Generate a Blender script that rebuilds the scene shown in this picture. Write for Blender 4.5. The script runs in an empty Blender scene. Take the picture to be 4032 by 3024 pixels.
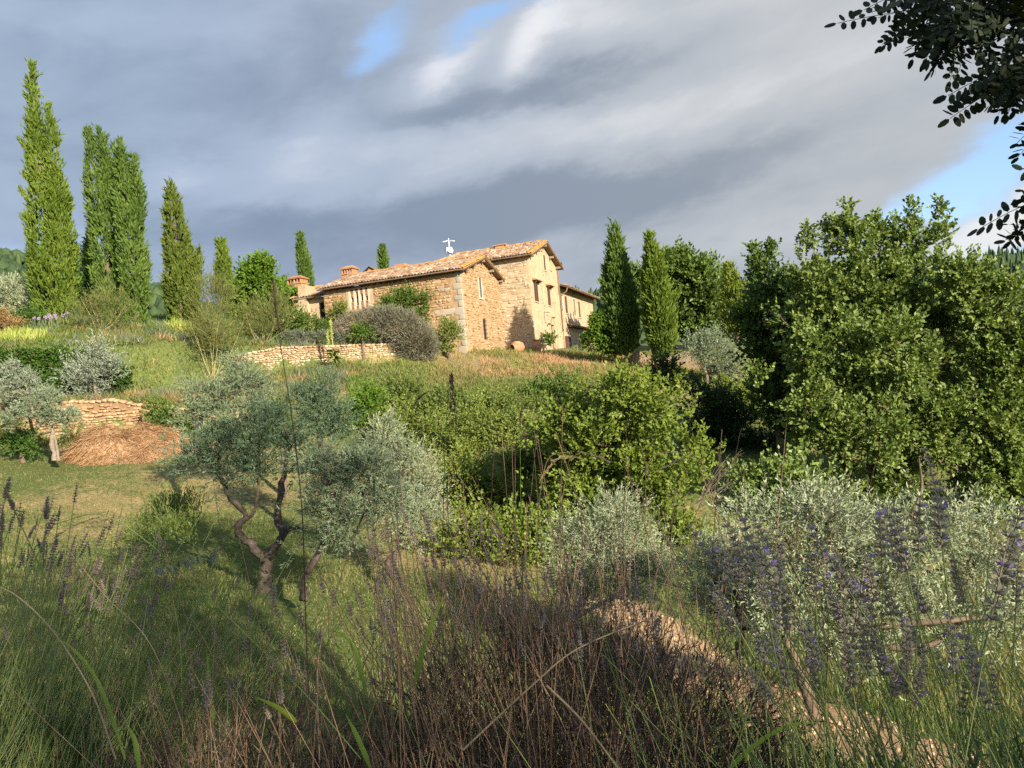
import bpy, math, random
import numpy as np
from mathutils import Vector, Matrix

# ------------------------------------------------------------------ camera, sky, sun, exposure
SC = bpy.context.scene
COL = SC.collection
FPX = 2900.0                      # focal length in pixels of a 4032 px wide frame
ROLL = math.radians(5.0)          # the phone was held a little askew
SUN_AZ = math.radians(35.0)       # behind the camera, to the right
SUN_EL = math.radians(21.0)
EXPOSURE = 1.35

cam_d = bpy.data.cameras.new('camera')
cam_d.sensor_width = 36.0
cam_d.lens = 36.0 * FPX / 4032.0
cam_d.clip_start = 0.05
cam_d.clip_end = 6000.0
cam = bpy.data.objects.new('camera', cam_d)
COL.objects.link(cam)
cr, sr = math.cos(ROLL), math.sin(ROLL)
cam.matrix_world = Matrix(((cr, sr, 0, 0), (0, 0, -1, 0), (-sr, cr, 0, 0), (0, 0, 0, 1)))
SC.camera = cam
SC.view_settings.view_transform = 'Standard'
SC.view_settings.look = 'None'
SC.view_settings.exposure = EXPOSURE
SC.view_settings.gamma = 1.0
SC.view_settings.use_curve_mapping = False
SC.cycles.use_denoising = False
SC.cycles.sample_clamp_indirect = 4.0
SC.cycles.max_bounces = 4
SC.cycles.diffuse_bounces = 3
SC.cycles.transmission_bounces = 3
SC.cycles.transparent_max_bounces = 4

SUNV = Vector((math.sin(SUN_AZ) * math.cos(SUN_EL), -math.cos(SUN_AZ) * math.cos(SUN_EL), math.sin(SUN_EL)))
sun_d = bpy.data.lights.new('sun', 'SUN')
sun_d.energy = 5.0
sun_d.angle = math.radians(0.5)
sun_d.color = (1.0, 0.87, 0.68)
sun = bpy.data.objects.new('sun', sun_d)
sun.rotation_euler = (-SUNV).to_track_quat('-Z', 'Y').to_euler()
sun.location = SUNV * 60
COL.objects.link(sun)


class NT:
    """small node-tree helper"""
    def __init__(self, tree):
        self.t = tree
        self.t.nodes.clear()

    def n(self, kind, **kw):
        nd = self.t.nodes.new(kind)
        ins = kw.pop('ins', {})
        for k, v in kw.items():
            setattr(nd, k, v)
        for k, v in ins.items():
            if hasattr(v, 'is_output'):
                self.t.links.new(v, nd.inputs[k])
            else:
                nd.inputs[k].default_value = v
        return nd

    def m(self, op, a, b=None, c=None, clamp=False):
        nd = self.n('ShaderNodeMath', operation=op, use_clamp=clamp)
        for i, v in enumerate((a, b, c)):
            if v is None:
                continue
            if hasattr(v, 'is_output'):
                self.t.links.new(v, nd.inputs[i])
            else:
                nd.inputs[i].default_value = v
        return nd.outputs[0]

    def mix(self, f, a, b, blend='MIX'):
        nd = self.n('ShaderNodeMix', data_type='RGBA', blend_type=blend)
        for i, v in ((0, f), (6, a), (7, b)):
            if hasattr(v, 'is_output'):
                self.t.links.new(v, nd.inputs[i])
            else:
                if i and len(v) == 3:
                    v = (*v, 1)
                nd.inputs[i].default_value = v
        return nd.outputs[2]

    def ramp(self, f, stops, interp='LINEAR'):
        nd = self.n('ShaderNodeValToRGB')
        r = nd.color_ramp
        r.interpolation = interp
        while len(r.elements) < len(stops):
            r.elements.new(0.5)
        for e, (p, c) in zip(r.elements, stops):
            e.position = p
            e.color = (*c, 1) if len(c) == 3 else c
        self.t.links.new(f, nd.inputs[0])
        return nd.outputs[0]

    def sstep(self, v, a, b):
        nd = self.n('ShaderNodeMapRange', interpolation_type='SMOOTHSTEP')
        self.t.links.new(v, nd.inputs[0])
        nd.inputs[1].default_value = a
        nd.inputs[2].default_value = b
        return nd.outputs[0]

    def noise(self, vec, scale, detail=4, rough=0.55, dist=0.0):
        nd = self.n('ShaderNodeTexNoise')
        nd.inputs['Scale'].default_value = scale
        nd.inputs['Detail'].default_value = detail
        nd.inputs['Roughness'].default_value = rough
        nd.inputs['Distortion'].default_value = dist
        if vec is not None:
            self.t.links.new(vec, nd.inputs['Vector'])
        return nd.outputs[0]

    def link(self, a, b):
        self.t.links.new(a, b)


def derot(px, py):
    """direction of a photograph pixel (4032 wide) as (x/y, z/y)"""
    u, v = px - 2016.0, 1512.0 - py
    return (u * cr + v * sr) / FPX, (-u * sr + v * cr) / FPX


def build_world():
    w = bpy.data.worlds.new('World')
    SC.world = w
    w.use_nodes = True
    t = NT(w.node_tree)
    out = t.n('ShaderNodeOutputWorld')
    sky = t.n('ShaderNodeTexSky', sky_type='NISHITA', sun_disc=False)
    sky.sun_elevation = SUN_EL
    sky.sun_rotation = math.atan2(SUNV.x, SUNV.y)
    sky.air_density = 1.0
    sky.dust_density = 0.6
    tc = t.n('ShaderNodeTexCoord')
    sep = t.n('ShaderNodeSeparateXYZ', ins={0: tc.outputs['Generated']})
    az = t.m('ARCTAN2', sep.outputs[0], sep.outputs[1])
    el = t.m('ARCSINE', sep.outputs[2])
    # stratified layers: stretched sideways and tilted, in azimuth and elevation
    tilt = t.m('SUBTRACT', el, t.m('MULTIPLY', t.m('SINE', az), 0.13))
    comb = t.n('ShaderNodeCombineXYZ', ins={0: t.m('MULTIPLY', az, 1.0), 1: t.m('MULTIPLY', tilt, 2.3), 2: 3.7})
    wob = t.noise(comb.outputs[0], 2.2, 3)
    wob2 = t.noise(comb.outputs[0], 7.0, 6, 0.62)
    dx = t.m('MULTIPLY', t.m('SUBTRACT', wob, 0.5), 0.10)
    dy = t.m('MULTIPLY', t.m('SUBTRACT', wob2, 0.5), 0.085)
    azd, eld = t.m('ADD', az, dx), t.m('ADD', el, dy)

    def blob(px, py, rx, ry, rot=0.0, amp=1.0):
        X, Z = derot(px, py)
        a0, e0 = math.atan(X), math.atan(Z / math.sqrt(1 + X * X))
        c, s = math.cos(math.radians(rot) + ROLL), math.sin(math.radians(rot) + ROLL)
        p, q = t.m('SUBTRACT', azd, a0), t.m('SUBTRACT', eld, e0)
        a = t.m('MULTIPLY', t.m('ADD', t.m('MULTIPLY', p, c), t.m('MULTIPLY', q, s)), FPX / rx)
        b = t.m('MULTIPLY', t.m('SUBTRACT', t.m('MULTIPLY', q, c), t.m('MULTIPLY', p, s)), FPX / ry)
        r2 = t.m('ADD', t.m('MULTIPLY', a, a), t.m('MULTIPLY', b, b))
        return t.m('MULTIPLY', t.m('EXPONENT', t.m('MULTIPLY', r2, -1.0)), amp)

    def total(lst, base):
        s = base
        for b in lst:
            s = t.m('ADD', s, blob(*b))
        return s
    n1 = t.noise(comb.outputs[0], 1.6, 6, 0.5, 0.4)
    n2 = t.noise(comb.outputs[0], 5.0, 6, 0.55, 0.3)
    # openings of clear sky
    gap = total([(1440, 235, 190, 75, 12, .8), (1830, 125, 190, 75, 30, .62), (1570, 75, 190, 60, 25, .6), (2020, 15, 230, 45, 5, .6), (2175, 70, 90, 70, 0, .5),
                 (3860, 690, 420, 125, 22, 1.25), (3500, 880, 330, 55, 14, .55), (4100, 930, 300, 60, 5, .8), (2850, 940, 300, 40, 5, .3), (150, 1020, 500, 120, 0, .35), (330, 800, 120, 90, 0, .3)],
                t.m('MULTIPLY', t.m('SUBTRACT', n1, 0.66), 1.3))
    # clear sky around the unseen sun, opened extra wide to brighten the foreground shade
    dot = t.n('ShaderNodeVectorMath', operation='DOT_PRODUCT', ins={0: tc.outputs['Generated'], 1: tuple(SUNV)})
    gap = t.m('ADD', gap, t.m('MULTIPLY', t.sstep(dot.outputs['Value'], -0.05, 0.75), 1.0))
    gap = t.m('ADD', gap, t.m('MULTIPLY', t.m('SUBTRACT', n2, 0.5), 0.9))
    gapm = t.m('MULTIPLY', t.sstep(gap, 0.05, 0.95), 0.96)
    # sunlit cloud shoulders against shaded undersides
    light = total([(1190, 600, 260, 80, 28, .22), (1750, 545, 520, 75, 3, .36), (2350, 520, 650, 75, 2, .28), (1740, 270, 190, 60, 20, .52), (2080, 165, 210, 70, 42, .5), (2290, 30, 230, 75, 0, .34),
                   (720, 700, 140, 60, 0, .34), (3300, 230, 750, 320, 0, .26), (2700, 60, 500, 120, 0, .25), (3950, 860, 260, 75, 18, .9), (2900, 960, 500, 60, 6, .3), (200, 60, 600, 90, 0, .14), (950, 820, 300, 60, 5, .1),
                   (2150, 370, 620, 75, 3, -.34), (2250, 810, 950, 100, 3, -.33), (900, 360, 520, 160, 5, -.12), (1500, 860, 600, 90, 0, -.22), (3000, 640, 700, 70, 5, -.12)],
                  t.m('ADD', t.m('MULTIPLY', t.m('SUBTRACT', n2, 0.5), 0.55), 0.26))
    warm = t.sstep(az, -0.5, 0.45)
    dark = t.mix(warm, (0.0934, 0.1227, 0.1738), (0.1205, 0.1387, 0.1643))
    mid = t.mix(warm, (0.1633, 0.2013, 0.2660), (0.2024, 0.2157, 0.2310))
    hi = t.mix(warm, (0.3175, 0.3379, 0.3787), (0.3355, 0.3355, 0.3355))
    c1 = t.mix(t.sstep(light, 0.0, 0.42), dark, mid)
    c2 = t.mix(t.sstep(light, 0.38, 1.0), c1, hi)
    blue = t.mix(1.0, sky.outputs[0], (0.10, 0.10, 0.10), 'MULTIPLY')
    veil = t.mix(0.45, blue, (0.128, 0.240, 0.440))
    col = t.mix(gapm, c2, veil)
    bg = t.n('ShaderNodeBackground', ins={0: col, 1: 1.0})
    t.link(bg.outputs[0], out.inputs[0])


build_world()

# ------------------------------------------------------------------ geometry helpers
S22 = 4032.0 / 2212.0


def P(px, py, d):
    x, z = derot(px, py)
    return np.array((x * d, d, z * d))


def Q(x, y, d):
    return P(x * S22, y * S22, d)


def np_mesh(name, V, F, mats=None, smooth=False, fm=None):
    """V (n,3), F (m,k) arrays"""
    me = bpy.data.meshes.new(name)
    V = np.asarray(V, np.float32)
    F = np.asarray(F, np.int32)
    m, k = F.shape
    me.vertices.add(len(V))
    me.vertices.foreach_set('co', V.ravel())
    me.loops.add(m * k)
    me.loops.foreach_set('vertex_index', F.ravel())
    me.polygons.add(m)
    me.polygons.foreach_set('loop_start', np.arange(0, m * k, k, dtype=np.int32))
    me.polygons.foreach_set('loop_total', np.full(m, k, np.int32))
    if fm is not None:
        me.polygons.foreach_set('material_index', np.asarray(fm, np.int32))
    if smooth:
        me.polygons.foreach_set('use_smooth', np.ones(m, bool))
    me.update(calc_edges=True)
    for mt in (mats or []):
        me.materials.append(mt)
    return me


def link(name, me, parent=None, loc=None, rot=None, scale=None):
    o = bpy.data.objects.new(name, me)
    COL.objects.link(o)
    if parent is not None:
        o.parent = parent
    if loc is not None:
        o.location = loc
    if rot is not None:
        o.rotation_euler = rot
    if scale is not None:
        o.scale = scale
    return o


def tag(o, label=None, cat=None, group=None, kind=None):
    if label:
        o['label'] = label
    if cat:
        o['category'] = cat
    if group:
        o['group'] = group
    if kind:
        o['kind'] = kind
    return o


def thing(name, label, cat, loc=(0, 0, 0), group=None, rotz=0.0):
    o = bpy.data.objects.new(name, None)
    o.empty_display_size = 0.2
    COL.objects.link(o)
    o.location = loc
    o.rotation_euler = (0, 0, rotz)
    return tag(o, label, cat, group, 'thing')


class MB:
    """collects polygons for one mesh"""
    def __init__(self):
        self.v, self.f, self.mi = [], [], []

    def add(self, vs, fs, mi=0):
        b = len(self.v)
        self.v += [tuple(map(float, p)) for p in vs]
        self.f += [tuple(i + b for i in f) for f in fs]
        self.mi += [mi] * len(fs)
        return self

    def box(self, x0, x1, y0, y1, z0, z1, mi=0):
        return self.add([(x0, y0, z0), (x1, y0, z0), (x1, y1, z0), (x0, y1, z0), (x0, y0, z1), (x1, y0, z1), (x1, y1, z1), (x0, y1, z1)],
                        [(0, 3, 2, 1), (4, 5, 6, 7), (0, 1, 5, 4), (1, 2, 6, 5), (2, 3, 7, 6), (3, 0, 4, 7)], mi)

    def quad(self, a, b, c, d, mi=0):
        return self.add([a, b, c, d], [(0, 1, 2, 3)], mi)

    def prism(self, poly, ext, mi=0):
        """polygon (list of 3d points) pushed along ext"""
        n = len(poly)
        e = np.array(ext, float)
        vs = [np.array(p, float) for p in poly] + [np.array(p, float) + e for p in poly]
        fs = [tuple(range(n - 1, -1, -1)), tuple(range(n, 2 * n))]
        fs += [(i, (i + 1) % n, n + (i + 1) % n, n + i) for i in range(n)]
        return self.add(vs, fs, mi)

    def tube(self, pts, rad, seg=8, mi=0, caps=True):
        V, F = tube_np(pts, rad, seg)
        b = len(self.v)
        self.v += [tuple(map(float, p)) for p in V]
        self.f += [tuple(int(i) + b for i in f) for f in F]
        n = len(F)
        if caps:
            L = len(pts)
            self.f += [tuple(b + i for i in range(seg - 1, -1, -1)), tuple(b + (L - 1) * seg + i for i in range(seg))]
            n += 2
        self.mi += [mi] * n
        return self

    def lathe(self, prof, seg=24, mi=0, mat=None):
        """prof (r,z) list revolved about z"""
        vs, fs = [], []
        for r, z in prof:
            for k in range(seg):
                a = 2 * math.pi * k / seg
                vs.append((r * math.cos(a), r * math.sin(a), z))
        for i in range(len(prof) - 1):
            for k in range(seg):
                k2 = (k + 1) % seg
                fs.append((i * seg + k, i * seg + k2, (i + 1) * seg + k2, (i + 1) * seg + k))
        return self.add(vs, fs, mi)

    def mesh(self, name, mats, smooth=False):
        me = bpy.data.meshes.new(name)
        me.from_pydata(self.v, [], self.f)
        for m in (mats if isinstance(mats, (list, tuple)) else [mats]):
            me.materials.append(m)
        me.polygons.foreach_set('material_index', np.array(self.mi, np.int32))
        if smooth:
            me.polygons.foreach_set('use_smooth', np.ones(len(self.f), bool))
        me.update()
        return me

    def obj(self, name, mats, parent=None, smooth=False, **kw):
        return link(name, self.mesh(name, mats, smooth), parent, **kw)


def tube_np(pts, rad, seg=6):
    pts = np.asarray(pts, float)
    rad = np.broadcast_to(np.asarray(rad, float), (len(pts),))
    t = np.gradient(pts, axis=0)
    t /= np.linalg.norm(t, axis=1)[:, None] + 1e-9
    ref = np.array((0, 0, 1.0)) if abs(t[0, 2]) < 0.9 else np.array((1.0, 0, 0))
    V = []
    for i in range(len(pts)):
        s = np.cross(t[i], ref)
        s /= np.linalg.norm(s) + 1e-9
        u = np.cross(s, t[i])
        ref = u
        a = np.arange(seg) * 2 * math.pi / seg
        V.append(pts[i] + rad[i] * (np.cos(a)[:, None] * s + np.sin(a)[:, None] * u))
    V = np.concatenate(V)
    F = []
    for i in range(len(pts) - 1):
        for k in range(seg):
            k2 = (k + 1) % seg
            F.append((i * seg + k, i * seg + k2, (i + 1) * seg + k2, (i + 1) * seg + k))
    return V, np.array(F)


def smooth_path(pts, n=5, jit=0.0, rng=None):
    """Catmull-Rom through the points"""
    pts = np.asarray(pts, float)
    p = np.vstack([2 * pts[0] - pts[1], pts, 2 * pts[-1] - pts[-2]])
    out = []
    for i in range(1, len(p) - 2):
        for t in np.linspace(0, 1, n, endpoint=False):
            out.append(0.5 * ((2 * p[i]) + (-p[i - 1] + p[i + 1]) * t + (2 * p[i - 1] - 5 * p[i] + 4 * p[i + 1] - p[i + 2]) * t * t
                              + (-p[i - 1] + 3 * p[i] - 3 * p[i + 1] + p[i + 2]) * t ** 3))
    out.append(pts[-1])
    out = np.array(out)
    if jit and rng is not None:
        out[1:-1] += rng.normal(0, jit, out[1:-1].shape)
    return out


def unit(a):
    return a / (np.linalg.norm(a, axis=-1, keepdims=True) + 1e-9)


def rand_unit(rng, n):
    return unit(rng.normal(size=(n, 3)))


def leaf_arrays(pos, d, nrm, L, W, fold=0.18):
    """diamond leaves with a creased midrib: 4 verts, 2 triangles each"""
    d = unit(d)
    s = unit(np.cross(d, nrm))
    n = np.cross(s, d)
    L = L[:, None]
    W = W[:, None]
    a = pos
    b = pos + d * L * 0.45 + s * W * 0.5 + n * W * fold
    c = pos + d * L
    e = pos + d * L * 0.45 - s * W * 0.5 + n * W * fold
    V = np.stack([a, b, c, e], 1).reshape(-1, 3)
    i = np.arange(len(pos)) * 4
    F = np.stack([i, i + 1, i + 2, i + 3], 1)
    return V, F


def shoots(rng, base, dirs, length, nl, L, W, ang=0.7, curve=(0, 0, 0.0), spread=0.25, start=0.1, upn=0.0, lite=0.7):
    """leaves set along many shoots"""
    m = len(base)
    dirs = unit(dirs)
    length = np.broadcast_to(np.asarray(length, float), (m,))
    t = (np.arange(nl) + rng.random((m, nl))) / nl * (1 - start) + start
    curve = np.asarray(curve, float)
    pos = base[:, None, :] + dirs[:, None, :] * (length[:, None] * t)[..., None] + curve * (length[:, None] * t ** 2)[..., None]
    pos = pos.reshape(-1, 3)
    D = np.repeat(dirs, nl, 0) + curve * 2 * t.reshape(-1)[:, None]
    r = rand_unit(rng, len(pos))
    perp = unit(r - D * (r * D).sum(1, keepdims=True))
    a = (ang * (1.15 - 0.55 * t.reshape(-1)) + rng.normal(0, spread, len(pos)))[:, None]
    ld = unit(D) * np.cos(a) + perp * np.sin(a)
    nr = rand_unit(rng, len(pos)) * .8 + np.array((0, 0, upn)) + np.array(SUNV) * lite     # leaves turn towards the light
    k = len(pos)
    return leaf_arrays(pos, ld, nr, L * rng.uniform(0.65, 1.25, k), W * rng.uniform(0.7, 1.2, k))


def join(parts):
    V, F, o = [], [], 0
    for v, f in parts:
        if len(v) == 0:
            continue
        V.append(v)
        F.append(f + o)
        o += len(v)
    return np.concatenate(V), np.concatenate(F)


def blob_points(rng, blobs, n, shell=0.6, low=-1.0):
    """points in the outer shell of a set of ellipsoids, those buried inside another blob mostly dropped"""
    C = np.array([b[0] for b in blobs])
    R = np.array([b[1] for b in blobs])
    vol = (R[:, 0] * R[:, 2]) ** 1.15
    pick = rng.choice(len(blobs), int(n * 1.6), p=vol / vol.sum())
    u = rand_unit(rng, len(pick))
    if low > -1:
        u = u[u[:, 2] > low] if False else np.where((u[:, 2:3] < low), u * np.array((1, 1, -1)), u)
    rad = shell + (1 - shell) * rng.random(len(pick)) ** 0.6
    rad *= rng.uniform(0.88, 1.10, len(pick))
    p = C[pick] + u * R[pick] * rad[:, None]
    depth_in = np.min(np.linalg.norm((p[:, None, :] - C[None]) / R[None], axis=2) + (np.arange(len(blobs))[None] == pick[:, None]) * 9, axis=1)
    keep = (depth_in > 0.72) | (rng.random(len(p)) < 0.35)
    p, u = p[keep][:n], u[keep][:n]
    return p, u

# ------------------------------------------------------------------ materials
def new_mat(name):
    m = bpy.data.materials.new(name)
    m.use_nodes = True
    t = NT(m.node_tree)
    out = t.n('ShaderNodeOutputMaterial')
    return m, t, out


def rnd(t):
    """random value per piece: per object and per loose island"""
    g = t.n('ShaderNodeNewGeometry')
    oi = t.n('ShaderNodeObjectInfo')
    return t.m('FRACT', t.m('ADD', g.outputs['Random Per Island'], oi.outputs['Random']))


def leaf_mat(name, cols, trans=0.3, rough=0.5, back=None, nscale=0.6, spec=0.35, tcol=None):
    rough, spec = max(rough, .5), spec * .6
    """cols: dark, middle, light leaf colours"""
    m, t, out = new_mat(name)
    r = rnd(t)
    tc = t.n('ShaderNodeTexCoord')
    nz = t.noise(tc.outputs['Object'], nscale, 3)
    f = t.m('ADD', t.m('MULTIPLY', r, 0.5), t.m('MULTIPLY', t.m('SUBTRACT', nz, 0.30), 1.1), clamp=True)
    k = len(cols)
    col = t.ramp(f, [(i / (k - 1), c) for i, c in enumerate(cols)])
    if back is not None:
        g = t.n('ShaderNodeNewGeometry')
        col = t.mix(g.outputs['Backfacing'], col, back)
    b = t.n('ShaderNodeBsdfPrincipled', ins={'Base Color': col, 'Roughness': rough, 'Specular IOR Level': spec})
    if trans > 0:
        tcl = t.mix(1.0, col, tcol or (1.25, 1.15, 0.55), 'MULTIPLY')
        tr = t.n('ShaderNodeBsdfTranslucent', ins={'Color': tcl})
        mx = t.n('ShaderNodeMixShader', ins={0: trans, 1: b.outputs[0], 2: tr.outputs[0]})
        t.link(mx.outputs[0], out.inputs[0])
    else:
        t.link(b.outputs[0], out.inputs[0])
    return m


def rough_mat(name, stops, scale=6.0, rough=0.85, bump=0.3, bscale=None, per_piece=0.0, spec=0.25, detail=5, dist=0.01, extra=None):
    m, t, out = new_mat(name)
    tc = t.n('ShaderNodeTexCoord')
    vec = tc.outputs['Object']
    nz = t.noise(vec, scale, detail, 0.6)
    f = nz
    if per_piece:
        f = t.m('ADD', t.m('MULTIPLY', nz, 1 - per_piece), t.m('MULTIPLY', rnd(t), per_piece), clamp=True)
    else:
        f = t.sstep(nz, 0.25, 0.75)
    col = t.ramp(f, stops)
    if extra:
        col = extra(t, vec, col)
    b = t.n('ShaderNodeBsdfPrincipled', ins={'Base Color': col, 'Roughness': rough, 'Specular IOR Level': spec})
    if bump:
        bn = t.noise(vec, bscale or scale * 3, 6, 0.65)
        bp = t.n('ShaderNodeBump', ins={'Strength': bump, 'Distance': dist, 'Height': bn})
        t.link(bp.outputs[0], b.inputs['Normal'])
    t.link(b.outputs[0], out.inputs[0])
    return m


def stain(col2, scale, lo, hi, amt=1.0):
    def fn(t, vec, col):
        nz = t.noise(vec, scale, 5, 0.6, 0.4)
        return t.mix(t.m('MULTIPLY', t.sstep(nz, lo, hi), amt), col, col2)
    return fn


M = {}
# masonry
M['mortar_warm'] = rough_mat('mortar_warm', [(0, (0.243, 0.157, 0.087)), (.5, (0.310, 0.207, 0.117)), (1, (0.369, 0.257, 0.159))], 2.2, bump=0.6, bscale=14, dist=0.03)
M['mortar_pale'] = rough_mat('mortar_pale', [(0, (0.292, 0.216, 0.135)), (.5, (0.365, 0.278, 0.175)), (1, (0.423, 0.332, 0.224))], 1.6, bump=0.6, bscale=12, dist=0.03, extra=stain((0.219, 0.180, 0.135), 0.9, .56, .72, .5))
M['plaster'] = rough_mat('plaster', [(0, (0.306, 0.224, 0.135)), (.5, (0.379, 0.285, 0.180)), (1, (0.423, 0.328, 0.224))], 1.1, bump=0.45, bscale=9, dist=0.03, extra=stain((0.248, 0.180, 0.112), 1.7, .58, .74, .6))
M['stone_warm'] = rough_mat('stone_warm', [(0, (0.199, 0.118, 0.057)), (.3, (0.273, 0.175, 0.087)), (.6, (0.332, 0.221, 0.117)), (.85, (0.390, 0.279, 0.167)), (1, (0.265, 0.207, 0.144))], 5, bump=0.7, bscale=11, per_piece=.75, dist=0.02)
M['stone_pale'] = rough_mat('stone_pale', [(0, (0.248, 0.195, 0.135)), (.35, (0.342, 0.267, 0.175)), (.7, (0.408, 0.325, 0.224)), (1, (0.452, 0.375, 0.276))], 5, bump=0.7, bscale=11, per_piece=.7, dist=0.02)
M['stone_grey'] = rough_mat('stone_grey', [(0, (0.240, 0.212, 0.160)), (.5, (0.304, 0.268, 0.204)), (1, (0.360, 0.316, 0.240))], 4, bump=0.5, bscale=14, per_piece=.5)
M['stone_dry'] = rough_mat('stone_dry', [(0, (0.288, 0.196, 0.112)), (.35, (0.384, 0.280, 0.172)), (.7, (0.464, 0.364, 0.248)), (1, (0.528, 0.440, 0.328))], 5, bump=0.8, bscale=11, per_piece=.7, dist=0.03)
M['stone_pink'] = rough_mat('stone_pink', [(0, (.26, .155, .085)), (.35, (.35, .22, .125)), (.7, (.42, .285, .175)), (1, (.47, .36, .25))], 5, bump=0.8, bscale=11, per_piece=.7, dist=0.03)
M['earth_joint'] = rough_mat('earth_joint', [(0, (.16, .10, .05)), (1, (.26, .17, .09))], 6, bump=0.6)
M['surround'] = rough_mat('surround', [(0, (0.416, 0.352, 0.264)), (1, (0.496, 0.432, 0.336))], 4, bump=0.2)
M['brick'] = rough_mat('brick', [(0, (0.272, 0.124, 0.060)), (.5, (0.360, 0.180, 0.092)), (1, (0.432, 0.248, 0.144))], 9, bump=0.4, per_piece=.7)


def lichen(t, vec, col):
    nz = t.noise(vec, 0.8, 4, 0.6)
    return t.mix(t.m('MULTIPLY', t.sstep(nz, .62, .74), .75), col, (.42, .235, .06))


M['roof_tile'] = rough_mat('roof_tile', [(0, (0.094, 0.060, 0.038)), (.25, (0.194, 0.116, 0.069)), (.5, (0.266, 0.183, 0.120)), (.72, (0.187, 0.141, 0.103)), (.86, (0.360, 0.282, 0.206)), (1, (0.418, 0.352, 0.275))], 7, bump=0.5, per_piece=.85, extra=lichen)
M['ridge_tile'] = rough_mat('ridge_tile', [(0, (0.288, 0.152, 0.056)), (.5, (0.360, 0.200, 0.080)), (1, (0.336, 0.240, 0.136))], 7, bump=0.5, per_piece=.6)
M['verge_tile'] = rough_mat('verge_tile', [(0, (0.320, 0.176, 0.040)), (.5, (0.400, 0.224, 0.052)), (1, (0.368, 0.240, 0.096))], 7, bump=0.5, per_piece=.6)
M['wood_dark'] = rough_mat('wood_dark', [(0, (.07, .042, .026)), (1, (.13, .082, .052))], 8, bump=0.3)
M['wood_grey'] = rough_mat('wood_grey', [(0, (.17, .125, .09)), (1, (.27, .205, .15))], 8, bump=0.3)
M['shutter'] = rough_mat('shutter', [(0, (.075, .042, .03)), (1, (.115, .068, .05))], 5, rough=0.6, bump=0.15)
M['copper'] = rough_mat('copper', [(0, (.13, .075, .045)), (1, (.22, .135, .085))], 3, rough=0.5, bump=0.1)
M['iron'] = rough_mat('iron', [(0, (.03, .028, .027)), (1, (.06, .05, .045))], 9, rough=0.6, bump=0.1)
M['terracotta'] = rough_mat('terracotta', [(0, (0.320, 0.136, 0.068)), (.5, (0.400, 0.188, 0.100)), (1, (0.464, 0.256, 0.160))], 3, bump=0.25, extra=stain((0.400, 0.320, 0.240), 3.5, .6, .75, .5))
M['white_metal'] = rough_mat('white_metal', [(0, (.58, .60, .63)), (1, (.70, .72, .75))], 5, rough=0.4, bump=0)
M['dark_void'] = rough_mat('dark_void', [(0, (.012, .010, .009)), (1, (.025, .02, .018))], 3, bump=0)
M['curtain'] = rough_mat('curtain', [(0, (.60, .57, .52)), (1, (.72, .70, .66))], 3, bump=0.1)


def glass_mat():
    m, t, out = new_mat('window_glass')
    b = t.n('ShaderNodeBsdfPrincipled', ins={'Base Color': (.05, .075, .11, 1), 'Roughness': 0.06, 'Specular IOR Level': 1.0, 'IOR': 1.9})
    t.link(b.outputs[0], out.inputs[0])
    return m


M['glass'] = glass_mat()
# bark
M['bark_olive'] = rough_mat('bark_olive', [(0, (.035, .026, .020)), (.5, (.065, .05, .04)), (1, (.11, .09, .07))], 9, bump=0.9, bscale=22, dist=0.03)
M['bark_pale'] = rough_mat('bark_pale', [(0, (.12, .10, .075)), (1, (.25, .205, .155))], 9, bump=0.8, bscale=20, dist=0.02)
M['bark_brown'] = rough_mat('bark_brown', [(0, (.075, .055, .038)), (1, (.16, .12, .085))], 8, bump=0.9, bscale=18, dist=0.03)
M['twig_pale'] = rough_mat('twig_pale', [(0, (.26, .22, .10)), (1, (.38, .33, .17))], 8, bump=0.2)
# leaves
M['oak'] = leaf_mat('oak_leaf', [(.055, .098, .018), (.135, .195, .045), (.235, .29, .09)], .28, .42, nscale=.9, spec=.45)
M['oak_dark'] = leaf_mat('oak_dark_leaf', [(.036, .07, .014), (.08, .135, .028), (.14, .195, .048)], .25, .45, nscale=.9)
M['walnut'] = leaf_mat('walnut_leaf', [(.045, .085, .016), (.10, .16, .034), (.175, .23, .062)], .28, .45, nscale=.7)
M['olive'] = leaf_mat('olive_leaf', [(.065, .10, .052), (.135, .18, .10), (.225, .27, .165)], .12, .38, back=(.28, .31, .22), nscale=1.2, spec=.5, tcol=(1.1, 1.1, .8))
M['olive_shade'] = leaf_mat('olive_shade_leaf', [(.035, .070, .036), (.078, .125, .065), (.125, .175, .098)], .12, .4, back=(.12, .16, .10), nscale=1.2, spec=.45, tcol=(1.1, 1.1, .8))  # olive leaf copy with the shade put into a duller, darker colour
M['olive_pale'] = leaf_mat('olive_pale_leaf', [(.11, .145, .075), (.21, .25, .145), (.33, .365, .24)], .12, .38, back=(.38, .40, .29), nscale=1.2, spec=.5, tcol=(1.1, 1.1, .8))
M['cypress'] = leaf_mat('cypress_leaf', [(.045, .082, .012), (.105, .160, .022), (.18, .235, .036)], .22, .6, nscale=.55, spec=.2)
M['cypress_dark'] = leaf_mat('cypress_dark_leaf', [(.038, .075, .016), (.085, .142, .028), (.145, .205, .042)], .2, .6, nscale=.55, spec=.2)
M['cypress_olive'] = leaf_mat('cypress_olive_leaf', [(.042, .066, .012), (.092, .130, .022), (.155, .19, .036)], .2, .6, nscale=.6, spec=.2)
M['conifer_yellow'] = leaf_mat('conifer_yellow_leaf', [(.075, .115, .014), (.15, .205, .028), (.24, .29, .05)], .3, .55, nscale=.8)
M['green_mid'] = leaf_mat('green_mid_leaf', [(.040, .085, .013), (.090, .155, .026), (.16, .225, .05)], .32, .45, nscale=.9)
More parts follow.
